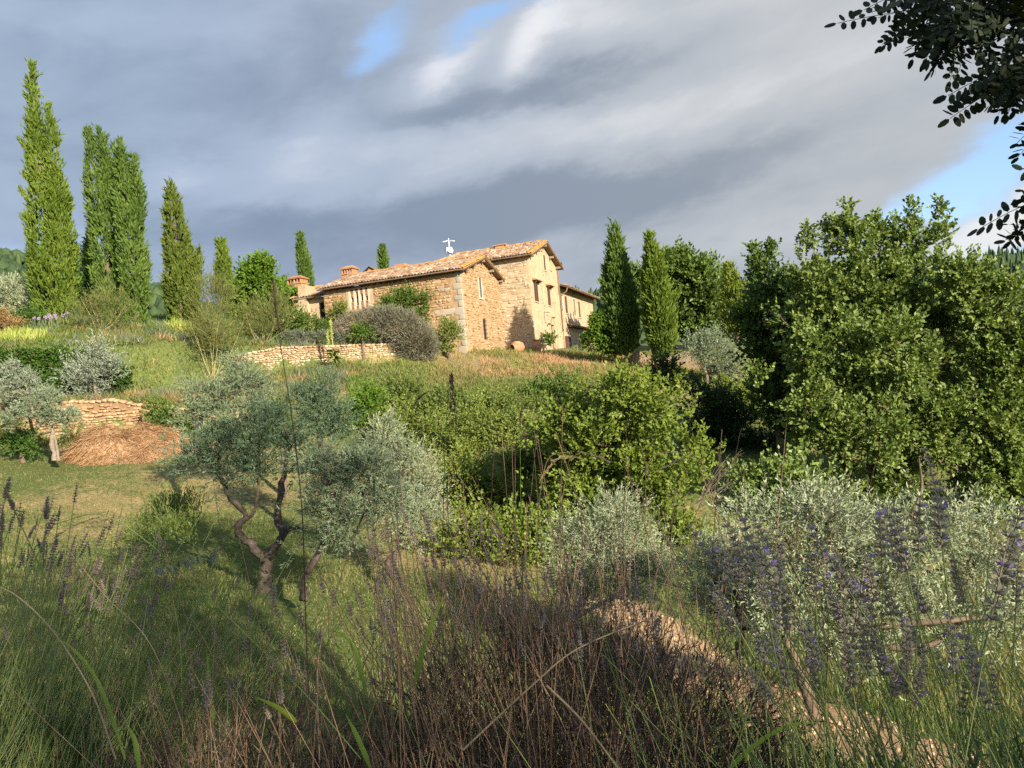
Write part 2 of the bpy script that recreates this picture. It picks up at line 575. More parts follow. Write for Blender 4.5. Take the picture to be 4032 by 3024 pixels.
M['green_bright'] = leaf_mat('green_bright_leaf', [(.045, .10, .010), (.10, .185, .020), (.19, .275, .045)], .35, .45, nscale=.9)
M['bush'] = leaf_mat('bush_leaf', [(.055, .095, .014), (.140, .195, .030), (.245, .29, .064)], .32, .45, nscale=1.0)
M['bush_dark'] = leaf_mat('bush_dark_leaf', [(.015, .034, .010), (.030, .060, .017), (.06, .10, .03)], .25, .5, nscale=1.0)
M['bramble'] = leaf_mat('bramble_leaf', [(.07, .11, .02), (.145, .19, .038), (.235, .27, .07)], .3, .5, nscale=.5)
M['bramble_dark'] = leaf_mat('bramble_dark_leaf', [(.055, .09, .02), (.11, .155, .034), (.18, .22, .058)], .3, .5, nscale=.5)
M['bramble_gold'] = leaf_mat('bramble_gold_leaf', [(.05, .09, .015), (.10, .15, .026), (.17, .20, .035), (.28, .21, .04)], .32, .5, nscale=.8)
M['ivy'] = leaf_mat('ivy_leaf', [(.022, .058, .010), (.055, .115, .018), (.105, .175, .035)], .28, .4, nscale=.9)
M['broom'] = leaf_mat('broom_leaf', [(.075, .095, .026), (.135, .155, .045), (.205, .205, .07)], .25, .6, nscale=1.0)
M['silver'] = leaf_mat('silver_leaf', [(.10, .13, .085), (.20, .235, .17), (.31, .34, .26)], .15, .5, nscale=1.0, tcol=(1.05, 1.1, .9))
M['iris'] = leaf_mat('iris_leaf', [(.20, .27, .04), (.34, .40, .09), (.46, .48, .17)], .3, .5, nscale=1.2)
M['dry_bush'] = leaf_mat('dry_bush_leaf', [(.15, .095, .04), (.27, .17, .07), (.34, .24, .10)], .2, .7, nscale=1.0)
M['rose_lav'] = leaf_mat('lavender_mound_leaf', [(.095, .098, .060), (.165, .16, .11), (.25, .225, .175)], .15, .7, nscale=.7, tcol=(1.05, 1, .9))
M['lav_low'] = leaf_mat('lavender_low_leaf', [(.085, .11, .075), (.14, .16, .115), (.20, .20, .17)], .15, .7, nscale=.7, tcol=(1.05, 1, .9))
M['grass'] = leaf_mat('grass_blade', [(.055, .085, .018), (.12, .145, .04), (.24, .215, .09), (.36, .29, .14)], .3, .6, nscale=.35)
M['grass_green'] = leaf_mat('grass_green_blade', [(.045, .095, .015), (.095, .16, .03), (.17, .23, .06)], .35, .5, nscale=.8)
M['grass_dry'] = leaf_mat('grass_dry_blade', [(.17, .115, .045), (.32, .205, .095), (.43, .30, .15)], .25, .7, nscale=.5)
M['grass_pale'] = leaf_mat('grass_pale_blade', [(.10, .125, .04), (.20, .20, .085), (.33, .28, .14), (.42, .35, .20)], .25, .7, nscale=.8)
M['wide_green'] = leaf_mat('wide_blade', [(.10, .17, .03), (.16, .24, .05), (.24, .31, .09)], .4, .5, nscale=9)
M['straw'] = leaf_mat('straw', [(.27, .155, .075), (.38, .235, .125), (.47, .33, .20)], .2, .75, nscale=1.4)
M['purple'] = leaf_mat('purple_petal', [(.20, .14, .34), (.33, .24, .52), (.42, .33, .62)], .25, .6, nscale=3, tcol=(1, .9, 1.1))
M['lilac_far'] = leaf_mat('lilac_petal', [(.30, .20, .36), (.45, .34, .52), (.55, .46, .62)], .25, .6, nscale=3, tcol=(1, .9, 1.1))
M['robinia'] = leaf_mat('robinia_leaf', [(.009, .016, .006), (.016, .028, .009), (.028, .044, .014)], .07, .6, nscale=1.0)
# foreground lavender
M['lav_calyx'] = leaf_mat('lavender_calyx', [(.21, .19, .13), (.31, .28, .20), (.41, .375, .28)], .18, .75, nscale=8, tcol=(1.05, 1, .9))
M['lav_stem'] = leaf_mat('lavender_stem', [(.12, .175, .045), (.20, .255, .08), (.31, .34, .15)], .1, .6, nscale=4)
M['lav_leaf'] = leaf_mat('lavender_leaf', [(.055, .10, .032), (.11, .165, .06), (.19, .235, .11)], .2, .6, nscale=4)
M['lav_dark'] = leaf_mat('lavender_old_calyx', [(.16, .125, .10), (.25, .20, .165), (.34, .29, .24)], .1, .8, nscale=8, tcol=(1, 1, 1))
M['dead_stem'] = leaf_mat('dead_stem', [(.145, .088, .055), (.25, .16, .10), (.37, .26, .17)], .05, .8, nscale=3, tcol=(1, 1, 1))
M['dead_tangle'] = leaf_mat('dead_tangle', [(.030, .021, .015), (.075, .053, .038), (.18, .135, .10)], .08, .85, nscale=4, tcol=(1, 1, 1))
M['seed_head'] = leaf_mat('seed_head', [(.20, .145, .075), (.33, .25, .145), (.46, .38, .25)], .2, .75, nscale=4, tcol=(1, 1, .9))
M['seed_dark'] = leaf_mat('seed_dark', [(.045, .030, .022), (.08, .055, .038), (.12, .085, .06)], .05, .8, nscale=4, tcol=(1, 1, 1))


def ground_mat():
    m, t, out = new_mat('ground')
    tc = t.n('ShaderNodeTexCoord')
    vec = tc.outputs['Object']
    big = t.noise(vec, 0.13, 4, 0.6)
    mid = t.noise(vec, 1.3, 6, 0.7)
    fine = t.noise(vec, 9.0, 6, 0.7)
    f = t.m('ADD', t.m('MULTIPLY', big, 0.55), t.m('MULTIPLY', mid, 0.45))
    green = t.ramp(fine, [(.3, (.035, .055, .015)), (.5, (.085, .11, .03)), (.7, (.16, .17, .06))])
    dry = t.ramp(fine, [(.3, (.14, .105, .045)), (.5, (.26, .195, .09)), (.7, (.38, .29, .15))])
    soil = t.ramp(fine, [(.25, (.30, .19, .10)), (.5, (.42, .28, .155)), (.75, (.52, .37, .22))])
    att = t.n('ShaderNodeAttribute', attribute_name='cover')
    sp = t.n('ShaderNodeSeparateColor', ins={0: att.outputs['Color']})
    d = t.m('ADD', f, t.m('SUBTRACT', sp.outputs[0], 0.5))
    c = t.mix(t.m('MULTIPLY', t.sstep(t.m('ADD', d, t.m('MULTIPLY', t.m('SUBTRACT', fine, .5), .35)), 0.40, 0.58), .9), green, dry)
    s = t.m('ADD', sp.outputs[1], t.m('MULTIPLY', t.m('SUBTRACT', mid, 0.5), 0.8))
    c = t.mix(t.sstep(s, 0.35, 0.65), c, soil)
    b = t.n('ShaderNodeBsdfPrincipled', ins={'Base Color': c, 'Roughness': 0.95, 'Specular IOR Level': 0.1})
    bp = t.n('ShaderNodeBump', ins={'Strength': 0.8, 'Distance': 0.06, 'Height': fine})
    t.link(bp.outputs[0], b.inputs['Normal'])
    t.link(b.outputs[0], out.inputs[0])
    return m


M['ground'] = ground_mat()
M['hill'] = rough_mat('hill', [(0, (.028, .048, .018)), (.5, (.05, .078, .026)), (1, (.085, .105, .04))], 0.06, bump=0.6, bscale=0.5, dist=1.0)
M['forest'] = leaf_mat('forest_crown', [(.018, .036, .016), (.034, .06, .022), (.06, .09, .03)], 0, .8, nscale=.02)

# ------------------------------------------------------------------ terrain
def tps(points):
    """thin-plate surface through (x,y,z) points"""
    p = np.array(points, float)
    xy, z = p[:, :2], p[:, 2]
    n = len(p)

    def k(r2):
        return np.where(r2 > 1e-9, 0.5 * r2 * np.log(np.maximum(r2, 1e-9)), 0)
    r2 = ((xy[:, None] - xy[None]) ** 2).sum(2)
    A = np.zeros((n + 3, n + 3))
    A[:n, :n] = k(r2) + np.eye(n) * 4.0
    A[:n, n] = 1
    A[:n, n + 1:] = xy
    A[n, :n] = 1
    A[n + 1:, :n] = xy.T
    w = np.linalg.solve(A, np.concatenate([z, np.zeros(3)]))

    def f(x, y):
        x, y = np.asarray(x, float), np.asarray(y, float)
        o = w[n] + w[n + 1] * x + w[n + 2] * y
        for i in range(n):
            o = o + w[i] * k((x - xy[i, 0]) ** 2 + (y - xy[i, 1]) ** 2)
        return o
    return f


LOW = tps([(-8, -12, -1.2), (0, -12, -1.1), (8, -12, -1.2), (-7, 0, -1.4), (0, 0, -1.5), (6, 0, -1.6), (14, 0, -2.5), (-14, 0, -1.2), (-7, 2.2, -1.6), (0, 2.2, -1.65), (5, 2.2, -1.9),
           (0, 5, -3.1), (-5, 5, -2.8), (5, 5.5, -3.9), (0, 9, -4.4), (-5, 9.5, -3.8), (-11, 10, -3.0), (12, 9, -5.0),
           P(3300, 2850, 9), Q(572, 1272, 16), Q(170, 1190, 20), Q(55, 1010, 32), Q(280, 985, 36), Q(480, 990, 33), Q(690, 1230, 19), Q(830, 1170, 22),
           Q(1290, 1445, 13.5), Q(1400, 1335, 16), Q(1540, 1250, 21), Q(1920, 1180, 22), Q(2190, 1200, 20), Q(960, 1020, 32), Q(930, 860, 41.5), Q(960, 790, 48.5),
           Q(1040, 764, 51.5), P(2109, 1388, 57.5), Q(1260, 775, 52), Q(1400, 800, 47), Q(1590, 855, 40), Q(1200, 860, 40), Q(1150, 960, 33), Q(1370, 990, 30), Q(1540, 960, 31),
           Q(1650, 845, 42), Q(1980, 860, 42), (40, 60, 1.0), (12, 70, 2.6), (25, 85, 2.5), (0, 85, 3.5), (-15, 72, 5.0), (-45, 75, 7.5), (-40, 33, .5), (-35, 15, -1.5), (35, 30, -4.5), (30, 10, -5.5),
           Q(700, 830, 43.5), Q(860, 790, 47.5)])
MID = tps([Q(20, 872, 38), Q(100, 862, 40.5), Q(380, 862, 40), Q(520, 830, 44.5), Q(700, 805, 46.5), Q(860, 780, 48.3), (-45, 38, 2.6), (-8, 36, .3), Q(600, 850, 42), (-10, 60, 3.4), (-40, 60, 5), Q(760, 830, 44), Q(950, 772, 50)])
HIGH = tps([Q(110, 692, 48), Q(310, 702, 51), Q(390, 690, 51), Q(500, 705, 51), Q(55, 748, 42), Q(330, 742, 43.5), Q(550, 750, 47.5), Q(860, 738, 49.6), Q(690, 714, 55), Q(800, 735, 52.5),
            (-2.9, 51.3, 2.75), (-10, 60, 5.0), (-40, 75, 10), (-45, 45, 6.0), (-18, 70, 7.0), (0, 70, 3.2), (-60, 60, 8)])


def poly_y(pts):
    p = sorted([(float(a[0]), float(a[1])) for a in pts])
    xs, ys = np.array([a[0] for a in p]), np.array([a[1] for a in p])
    return lambda x: np.interp(x, xs, ys)


IVY_A, IVY_B = Q(-60, 800, 41), Q(285, 810, 42.3)
UPW_A, UPW_B = Q(500, 790, 46.8), Q(868, 770, 49.2)
YH = poly_y([(-70, 40.4), IVY_A, IVY_B, Q(360, 800, 43.2), UPW_A, UPW_B, (-6, 50.2), (-3.0, 51.2), (0, 52), (30, 56)])
LOW_A, LOW_B = Q(-60, 900, 37.4), Q(640, 900, 38.6)
YM = poly_y([(-70, 37), LOW_A, LOW_B, (-9, 41), (-5, 47), (0, 52), (30, 52)])


def sm(v):
    v = np.clip(v, 0, 1)
    return v * v * (3 - 2 * v)


def H(x, y):
    x, y = np.asarray(x, float), np.asarray(y, float)
    lo = LOW(x, y)
    # the terrace lip in front of the camera
    mid, hi = MID(x, y), HIGH(x, y)
    wm = np.interp(x, [-14, -9, -4], [0.35, 2.0, 5.0])
    am = np.interp(x, [-11, -4], [1.0, 0.0])
    z = lo + (np.maximum(mid, lo) - lo) * sm((y - YM(x)) / wm + .5) * am
    a0, a1 = float(IVY_B[0]), float(UPW_A[0])
    wh = np.interp(x, [a0 - .5, a0 + 1.5, a1 - 1.5, a1 + .5, -9.0, -5, 0], [.3, 3.2, 3.0, .3, .3, 1.5, 3.0])
    ah = np.interp(x, [-4.5, -2.0], [1.0, 0.0])
    z = z + (np.maximum(hi, z) - z) * sm((y - YH(x)) / wh + .5) * ah
    z = z + 0.05 * np.sin(x * 1.7 + y * .6) * np.cos(y * 1.3 - x * .4) * sm((y - 4) / 4)
    return z


def G(x, y, dz=0.0):
    return np.array((x, y, float(H(x, y)) + dz))


def ground_cover(x, y):
    """dry (r) and bare soil (g) share of the ground"""
    u = x / np.maximum(y, .5)
    dry = np.full_like(x, 0.42)
    dry += .34 * np.exp(-(((x - 3.5) / 9) ** 2 + ((y - 50) / 4.0) ** 2))
    dry += .04 * np.exp(-(((x + 14) / 9) ** 2 + ((y - 39) / 3.5) ** 2)) - .12 * np.exp(-(((x + 20) / 12) ** 2 + ((y - 46) / 5) ** 2))
    dry += .10 * np.exp(-(((x + 12) / 7) ** 2 + ((y - 30) / 6) ** 2))
    dry -= .10 * np.exp(-(((x + 5) / 5) ** 2 + ((y - 15) / 6) ** 2))
    dry += .16 * np.exp(-(((x + 2) / 3) ** 2 + ((y - 21) / 4) ** 2))
    dry += .15 * np.exp(-((y - 1) / 2) ** 2)
    soil = np.zeros_like(x)
    # the track under the olives on the right
    q = [Q(1330, 1290, 17.5), Q(1420, 1345, 15.0), Q(1560, 1420, 12), Q(1760, 1490, 9.6), Q(1990, 1600, 7.6)]
    for i in range(len(q) - 1):
        a, b = q[i][:2], q[i + 1][:2]
        ab = b - a
        tt = np.clip(((x - a[0]) * ab[0] + (y - a[1]) * ab[1]) / (ab @ ab), 0, 1)
        dd = np.hypot(x - a[0] - tt * ab[0], y - a[1] - tt * ab[1])
        soil = np.maximum(soil, .95 * np.exp(-(dd / .95) ** 2))
    soil = np.maximum(soil, .9 * np.exp(-(((x + 17.5) / 5.0) ** 2 + ((y - 35.6) / 1.6) ** 2)))
    soil = np.maximum(soil, .55 * np.exp(-(((x + 22) / 4.0) ** 2 + ((y - 36.5) / 1.2) ** 2)))
    soil = np.maximum(soil, .45 * np.exp(-(((x + 14) / 3.0) ** 2 + ((y - 43) / 2.0) ** 2)))
    return dry, soil


def build_ground():
    xs = np.concatenate([np.arange(-75, -40, 2.0), np.arange(-40, 30, 0.4), np.arange(30, 76, 2.0)])
    ys = np.concatenate([np.arange(-30, -4, 2.0), np.arange(-4, 62, 0.4), np.arange(62, 125, 2.5)])
    X, Y = np.meshgrid(xs, ys)
    Z = H(X, Y)
    # fade to the surrounding land
    V = np.stack([X, Y, Z], -1).reshape(-1, 3)
    nx, ny = len(xs), len(ys)
    i = np.arange(nx * ny).reshape(ny, nx)
    F = np.stack([i[:-1, :-1], i[:-1, 1:], i[1:, 1:], i[1:, :-1]], -1).reshape(-1, 4)
    me = np_mesh('ground', V, F, [M['ground']], smooth=True)
    d, s = ground_cover(V[:, 0], V[:, 1])
    a = me.color_attributes.new('cover', 'FLOAT_COLOR', 'POINT')
    c = np.stack([d, s, np.zeros_like(d), np.ones_like(d)], 1).astype(np.float32)
    a.data.foreach_set('color', c.ravel())
    tag(link('ground', me), 'grassy hillside falling from the farmhouse to the camera', None, kind='structure')


def hill_h(x, y):
    u = np.degrees(np.arctan2(x, y))
    r = np.hypot(x, y)
    prof = np.interp(u, [-75, -45, -33, -25, -15, 0, 8, 17, 27, 34, 50, 75], [66, 62, 55, 44, 34, 28, 31, 28, 23, 22, 30, 40])
    rise = sm((r - 105) / 190)
    wig = 3.0 * np.sin(u * .5 + r * .013) + 2.0 * np.sin(u * 1.3 + 1.7)
    base = np.where(y > 0, -2.0, -8.0)
    return base + (prof * 1.0 + wig) * rise * sm((y + 60) / 120) - 25 * sm((r - 300) / 500) * sm((y + 60) / 120)


def build_hills():
    rr = np.concatenate([np.linspace(60, 330, 46), np.linspace(360, 2500, 14)])
    aa = np.radians(np.linspace(-180, 180, 241))
    R, A = np.meshgrid(rr, aa)
    X, Y = R * np.sin(A), R * np.cos(A)
    Z = hill_h(X, Y)
    i = np.arange(X.size).reshape(X.shape)
    F = np.stack([i[:-1, :-1], i[1:, :-1], i[1:, 1:], i[:-1, 1:]], -1).reshape(-1, 4)
    me = np_mesh('hills', np.stack([X, Y, Z], -1).reshape(-1, 3), F, [M['hill']], smooth=True)
    tag(link('hills', me), 'wooded hills behind the farm', None, kind='structure')
    # far wood: thousands of crowns read as one mass
    rng = np.random.default_rng(5)
    n = 5200
    a = np.radians(rng.uniform(-44, 44, n))
    r = np.sqrt(rng.uniform(120 ** 2, 320 ** 2, n))
    x, y = r * np.sin(a), r * np.cos(a)
    deg = np.degrees(a)
    keep = ~((y < 135) & (np.abs(x) < 70)) & ~((deg > -14) & (deg < 4) & (r < 270))
    x, y = x[keep], y[keep]
    n = len(x)
    z = hill_h(x, y)
    con = (rng.random(n) < np.where(x > 0, .5, .12))
    h = np.where(con, rng.uniform(3.5, 6.5, n), rng.uniform(2.5, 4.6, n))
    w = np.where(con, rng.uniform(.8, 1.4, n), rng.uniform(1.6, 2.9, n))
    rings = [(0.0, .75), (.3, 1.0), (.62, .8), (.86, .45), (1.0, .05)]
    ringc = [(0.0, .9), (.25, .95), (.55, .6), (.8, .32), (1.0, .02)]
    seg = 6
    V = np.zeros((n, 5, seg, 3))
    for k in range(5):
        t = np.where(con, ringc[k][0], rings[k][0])
        q = np.where(con, ringc[k][1], rings[k][1])
        for s in range(seg):
            ang = 2 * math.pi * s / seg + k * .4
            jit = rng.uniform(.7, 1.25, n)
            V[:, k, s, 0] = x + w * q * jit * math.cos(ang)
            V[:, k, s, 1] = y + w * q * jit * math.sin(ang)
            V[:, k, s, 2] = z + h * t + rng.uniform(-.3, .3, n)
    b = (np.arange(n) * 5 * seg)[:, None, None]
    kk = np.arange(4)[:, None]
    ss = np.arange(seg)[None]
    f = np.stack([kk * seg + ss, kk * seg + (ss + 1) % seg, (kk + 1) * seg + (ss + 1) % seg, (kk + 1) * seg + ss], -1).reshape(-1, 4)
    F = (b + f[None]).reshape(-1, 4)
    me = np_mesh('forest', V.reshape(-1, 3), F, [M['forest']], smooth=False)
    tag(link('forest', me), 'dark wood covering the far hills', 'forest', kind='stuff')


build_ground()
build_hills()

# ------------------------------------------------------------------ farmhouse
HA = math.radians(19.0)
HK = P(2109, 1382, 58.0)
HX = np.array((math.sin(HA), math.cos(HA), 0))
HY = np.array((-math.cos(HA), math.sin(HA), 0))


def hw(x, y, z):
    """house coordinates to world"""
    return HK + HX * x + HY * y + np.array((0, 0, z))


house = thing('farmhouse', 'old golden stone farmhouse with terracotta tiled roofs on top of the hill', 'house', HK, rotz=math.radians(90) - HA)
RS = np.random.default_rng(11)


def unit_stones(n, rng, bulge=.74):
    out = []
    for _ in range(n):
        V = []
        for ring, (sc, y) in enumerate(((1.0, 0.0), (.96, .62), (bulge, 1.0))):
            for (a, z) in ((-.5, -.5), (.5, -.5), (.5, .5), (-.5, .5)):
                j = rng.normal(0, .075 if ring else .03, 3)
                V.append((a * sc + j[0], y + (j[1] * 1.2 if ring == 2 else 0), z * sc + j[2]))
        V = np.array(V)
        F = []
        for r in (0, 1):
            for k in range(4):
                F.append((r * 4 + k, r * 4 + (k + 1) % 4, r * 4 + 4 + (k + 1) % 4, r * 4 + 4 + k))
        F.append((8, 9, 10, 11))
        out.append((V, np.array(F)))
    return out


USTONE = unit_stones(8, RS)


def stone_meshes(mat):
    return [np_mesh('stone', v, f, [mat]) for v, f in USTONE]


def courses(rng, a0, a1, z0, topf, ch, wl, prob=1.0, skip=(), gap=.02, jit=.25):
    """irregular coursed stones on a wall panel: rows of (a, z, w, h)"""
    out = []
    z = z0
    while True:
        h = ch * rng.uniform(.6, 1.45)
        a = a0 + rng.uniform(-.1, .05)
        any_in = False
        while a < a1 - .06:
            w = wl * rng.uniform(.5, 1.7)
            w = min(w, a1 - a)
            if w < .08:
                break
            hh = h * rng.uniform(1 - jit, 1.0)
            zc = z + h / 2 + rng.normal(0, .012)
            ac = a + w / 2
            top = min(float(topf(a + .02)), float(topf(a + w - .02)))
            if zc + hh / 2 < top - .03:
                any_in = True
                ok = ac - w / 2 + .01 >= a0
                for (s0, s1, t0, t1) in skip:
                    if ac + w / 2 > s0 - .04 and ac - w / 2 < s1 + .04 and zc + hh / 2 > t0 - .04 and zc - hh / 2 < t1 + .04:
                        ok = False
                if ok and rng.random() < prob:
                    out.append((ac, zc, w - gap, hh - gap))
            a += w
        z += h
        if not any_in and z > z0 + 1:
            break
        if z > z0 + 14:
            break
    return out


class Panel:
    """a wall face in house coordinates: origin, direction along, outward normal"""
    def __init__(self, o, along, nrm, length, z0, z1, openings=(), apex=None):
        self.o, self.al, self.n = np.array(o, float), np.array(along, float), np.array(nrm, float)
        self.len, self.z0, self.z1, self.op, self.apex = length, z0, z1, list(openings), apex

    def top(self, a):
        if self.apex is None:
            return self.z1 if not callable(self.z1) else self.z1(a)
        m, za = self.apex
        return np.interp(a, [0, m, self.len], [self.z1, za, self.z1])

    def pt(self, a, z, out=0.0):
        return self.o + self.al * a + np.array((0, 0, z)) + self.n * out

    def mesh(self, mb, depth=.28, mi=0):
        ca = sorted({0.0, self.len, *([self.apex[0]] if self.apex else []), *[v for o in self.op for v in o[:2]]})
        cz = sorted({v for o in self.op for v in o[2:4]})
        for a0, a1 in zip(ca[:-1], ca[1:]):
            t0, t1 = float(self.top(a0)), float(self.top(a1))
            zs = [self.z0] + [z for z in cz if self.z0 < z < min(t0, t1) - .01]
            for zb, zt in zip(zs[:-1], zs[1:]):
                m = ((a0 + a1) / 2, (zb + zt) / 2)
                if any(o[0] < m[0] < o[1] and o[2] < m[1] < o[3] for o in self.op):
                    continue
                mb.quad(self.pt(a0, zb), self.pt(a1, zb), self.pt(a1, zt), self.pt(a0, zt), mi)
            mb.quad(self.pt(a0, zs[-1]), self.pt(a1, zs[-1]), self.pt(a1, t1), self.pt(a0, t0), mi)
        for (a0, a1, z0, z1) in [o[:4] for o in self.op]:
            c = [(a0, z0), (a1, z0), (a1, z1), (a0, z1)]
            for k in range(4):
                p, q = c[k], c[(k + 1) % 4]
                mb.quad(self.pt(*p), self.pt(*p, -depth), self.pt(*q, -depth), self.pt(*q), mi)
        return mb

    def basis(self, a, z, w, h, proud, out=0.0):
        m = Matrix.Identity(4)
        p = self.pt(a, z, out)
        for r in range(3):
            m[r][0] = self.al[r] * w
            m[r][1] = self.n[r] * proud
            m[r][2] = (0, 0, 1)[r] * h
            m[r][3] = p[r]
        return m

    def boxmb(self, mb, a0, a1, z0, z1, n0, n1, mi=0):
        c = [self.pt(a, z, n) for n in (n0, n1) for (a, z) in ((a0, z0), (a1, z0), (a1, z1), (a0, z1))]
        return mb.add(c, [(0, 1, 2, 3), (7, 6, 5, 4), (0, 4, 5, 1), (1, 5, 6, 2), (2, 6, 7, 3), (3, 7, 4, 0)], mi)


STONES = []          # (panel, parent, row, proud, material) for the whole house


def dress(panel, parent, rng, ch, wl, prob, mat, proud=(.015, .05), skip=(), a0=0.0, a1=None):
    sk = [o[:4] for o in panel.op] + list(skip)
    for (a, z, w, h) in courses(rng, a0, panel.len if a1 is None else a1, panel.z0, panel.top, ch, wl, prob, sk):
        STONES.append((panel, parent, (a, z, w, h), rng.uniform(*proud), mat))


# --- main dimensions (metres, house coordinates)
TW, TL, TE, TR = 8.9, 9.6, 7.62, 9.15       # tower: width, length, eave, ridge of wall
AW, AY, AE, AR = 8.2, 2.46, 5.80, 7.10      # low wing: width, gable plane, eave, apex
AEND = 13.5
CY = 0.12                                    # right wing front plane
CX1, CE = 23.0, 6.05

# openings
gA = Panel((-AW, AY, 0), (1, 0, 0), (0, -1, 0), AW, -.8, AE, [(3.42, 3.92, 4.12, 5.62), (3.62, 4.12, 1.05, 2.55)], (AW / 2, AR))
lA = Panel((-AW, AY, 0), (0, 1, 0), (-1, 0, 0), AEND - AY, -1.2, AE - .12, [(7.16, 8.92, 3.98, 5.45)])
gT = Panel((0, 0, 0), (1, 0, 0), (0, -1, 0), TW, -.6, TE, [(1.02, 2.06, 4.02, 5.52), (4.86, 5.76, 3.96, 5.46), (4.62, 5.12, 6.95, 8.25), (5.15, 6.25, -.6, 2.35)], (TW / 2, TR))
lT = Panel((0, 0, 0), (0, 1, 0), (-1, 0, 0), TL, -.6, TE)
gC = Panel((TW, CY, 0), (1, 0, 0), (0, -1, 0), CX1 - TW, -.6, CE,
           [(.95, 1.75, 3.75, 5.32), (2.2, 3.0, 3.72, 5.32), (5.35, 6.1, 3.66, 5.28), (7.4, 8.1, 3.62, 5.2), (1.0, 3.3, .35, 1.55), (6.6, 10.4, -.6, 1.55)])

wA = MB()
lA.mesh(wA, mi=0)
gA.mesh(wA, mi=0)
wA.quad((0, AY, AE), (0, AY, -1), (0, AEND, -1), (0, AEND, AE - .12))
wA.quad((-AW, AEND, -1.2), (-AW, AEND, AE - .12), (0, AEND, AE - .12), (0, AEND, -1.2))
wallA = wA.obj('wall', [M['mortar_warm']], house)
tag(wallA, 'honey stone walls of the low gabled wing')
wT = MB()
lT.mesh(wT, mi=1)
gT.mesh(wT, mi=0)
wT.quad((TW, 0, -.6), (TW, TL, -.6), (TW, TL, TE), (TW, 0, TE))
wT.quad((0, TL, -.6), (0, TL, TE), (TW, TL, TE), (TW, TL, -.6), 1)
wallT = wT.obj('wall', [M['plaster'], M['mortar_pale']], house)
tag(wallT, 'pale stone and plaster walls of the tall middle block')
wC = MB()
gC.mesh(wC)
wC.quad((CX1, CY, -.6), (CX1, CY, CE), (CX1, 8.3, CE), (CX1, 8.3, -.6))
wC.quad((TW, 8.3, -.6), (TW, 8.3, CE), (CX1, 8.3, CE), (CX1, 8.3, -.6))
wC.add([(CX1, CY, CE), (CX1, 8.3, CE), (CX1, 4.2, CE + 1.35)], [(0, 1, 2)])
wallC = wC.obj('wall', [M['plaster']], house)
tag(wallC, 'plastered walls of the receding right-hand wing')

r1 = np.random.default_rng(21)
QUOIN = [(0, .6, z, z + .45) for z in (-.3, .35, 1.0, 1.65, 2.3, 2.95, 3.6, 4.25, 4.9)]
dress(lA, wallA, r1, .165, .29, .93, 'stone_warm', (.012, .055), skip=[(6.9, 9.2, 3.8, 5.6), (0, .62, -1, 6)])
dress(gA, wallA, r1, .165, .28, .80, 'stone_warm', (.008, .03), skip=[(3.2, 4.15, 3.9, 5.95), (3.4, 4.35, .9, 2.8), (0, .3, -1, 6)])
dress(lT, wallT, r1, .17, .34, .74, 'stone_pale', (.008, .04), a1=2.5)
dress(gT, wallT, r1, .2, .4, .16, 'stone_pale', (.003, .014), skip=[(.9, 2.2, 3.8, 5.9), (4.7, 5.9, 3.8, 5.9)])
dress(gC, wallC, r1, .2, .4, .14, 'stone_pale', (.003, .014), a1=12.0)

# grey quoins of the low wing and the stone band on its long wall
rq = np.random.default_rng(4)
qm = stone_meshes(M['stone_grey'])
z = -.5
k = 0
while z < 5.35:
    h = rq.uniform(.3, .5)
    wl_, wg_ = ((.62, .24) if k % 2 else (.34, .42))
    for pn, ww in ((lA, wl_), (gA, wg_ * .62)):
        o = link('quoin', qm[int(rq.integers(8))], wallA)
        o.matrix_basis = pn.basis(ww / 2 - .02, z + h / 2, ww, h - .02, .045)
    z += h
    k += 1
for (a, zz, w, h) in ((1.05, 3.0, 1.5, .36), (.95, 1.0, .9, .28), (1.0, 4.55, .8, .22)):
    o = link('quoin', qm[int(rq.integers(8))], wallA)
    o.matrix_basis = lA.basis(a + .3, zz, w, h, .05)

# the 300 largest stones as pieces of their own, the rest joined wall by wall
order = sorted(range(len(STONES)), key=lambda i: -STONES[i][2][2] * STONES[i][2][3] * (1.6 if abs(STONES[i][0].n[0]) > .5 else 1.0))
big = set(order[:290])
sm_cache = {}
rest = {}
for i, (pn, par, (a, z, w, h), pr, mt) in enumerate(STONES):
    if i in big:
        if mt not in sm_cache:
            sm_cache[mt] = stone_meshes(M[mt])
        o = link('stone', sm_cache[mt][i % 8], par)
        o.matrix_basis = pn.basis(a, z, w, h, pr)
    else:
        v, f = USTONE[i % 8]
        p = pn.pt(a, z)
        W = p + v[:, :1] * w * pn.al + v[:, 1:2] * pr * pn.n + v[:, 2:3] * h * np.array((0, 0, 1.0))
        rest.setdefault((par.name, mt), (par, []))[1].append((W, f))
for (nm, mt), (par, lst) in rest.items():
    V, F = join(lst)
    tag(link('stonework', np_mesh('stonework', V, F, [M[mt]]), par), kind='stuff')

# --- roofs
def tile_mesh(mat, w=.20, l=.46, hgt=.075, seg=5):
    mb = MB()
    vs = []
    for (s, ww, zz) in ((0, w, .018), (l, w * .8, 0)):
        for k in range(seg + 1):
            a = math.pi * k / seg
            vs.append((-math.cos(a) * ww / 2, s, math.sin(a) * hgt * (ww / w) + zz))
    fs = [(k, k + 1, seg + 1 + k + 1, seg + 1 + k) for k in range(seg)]
    n = len(vs)
    for k in range(seg + 1):                       # the open lower rim has thickness
        a = math.pi * k / seg
        vs.append((-math.cos(a) * (w / 2 - .022), 0.0, math.sin(a) * (hgt - .022) + .012))
    fs += [(k + 1, k, n + k, n + k + 1) for k in range(seg)]
    mb.add(vs, fs)
    return np.array(vs), fs, mb.mesh('roof_tile', mat)


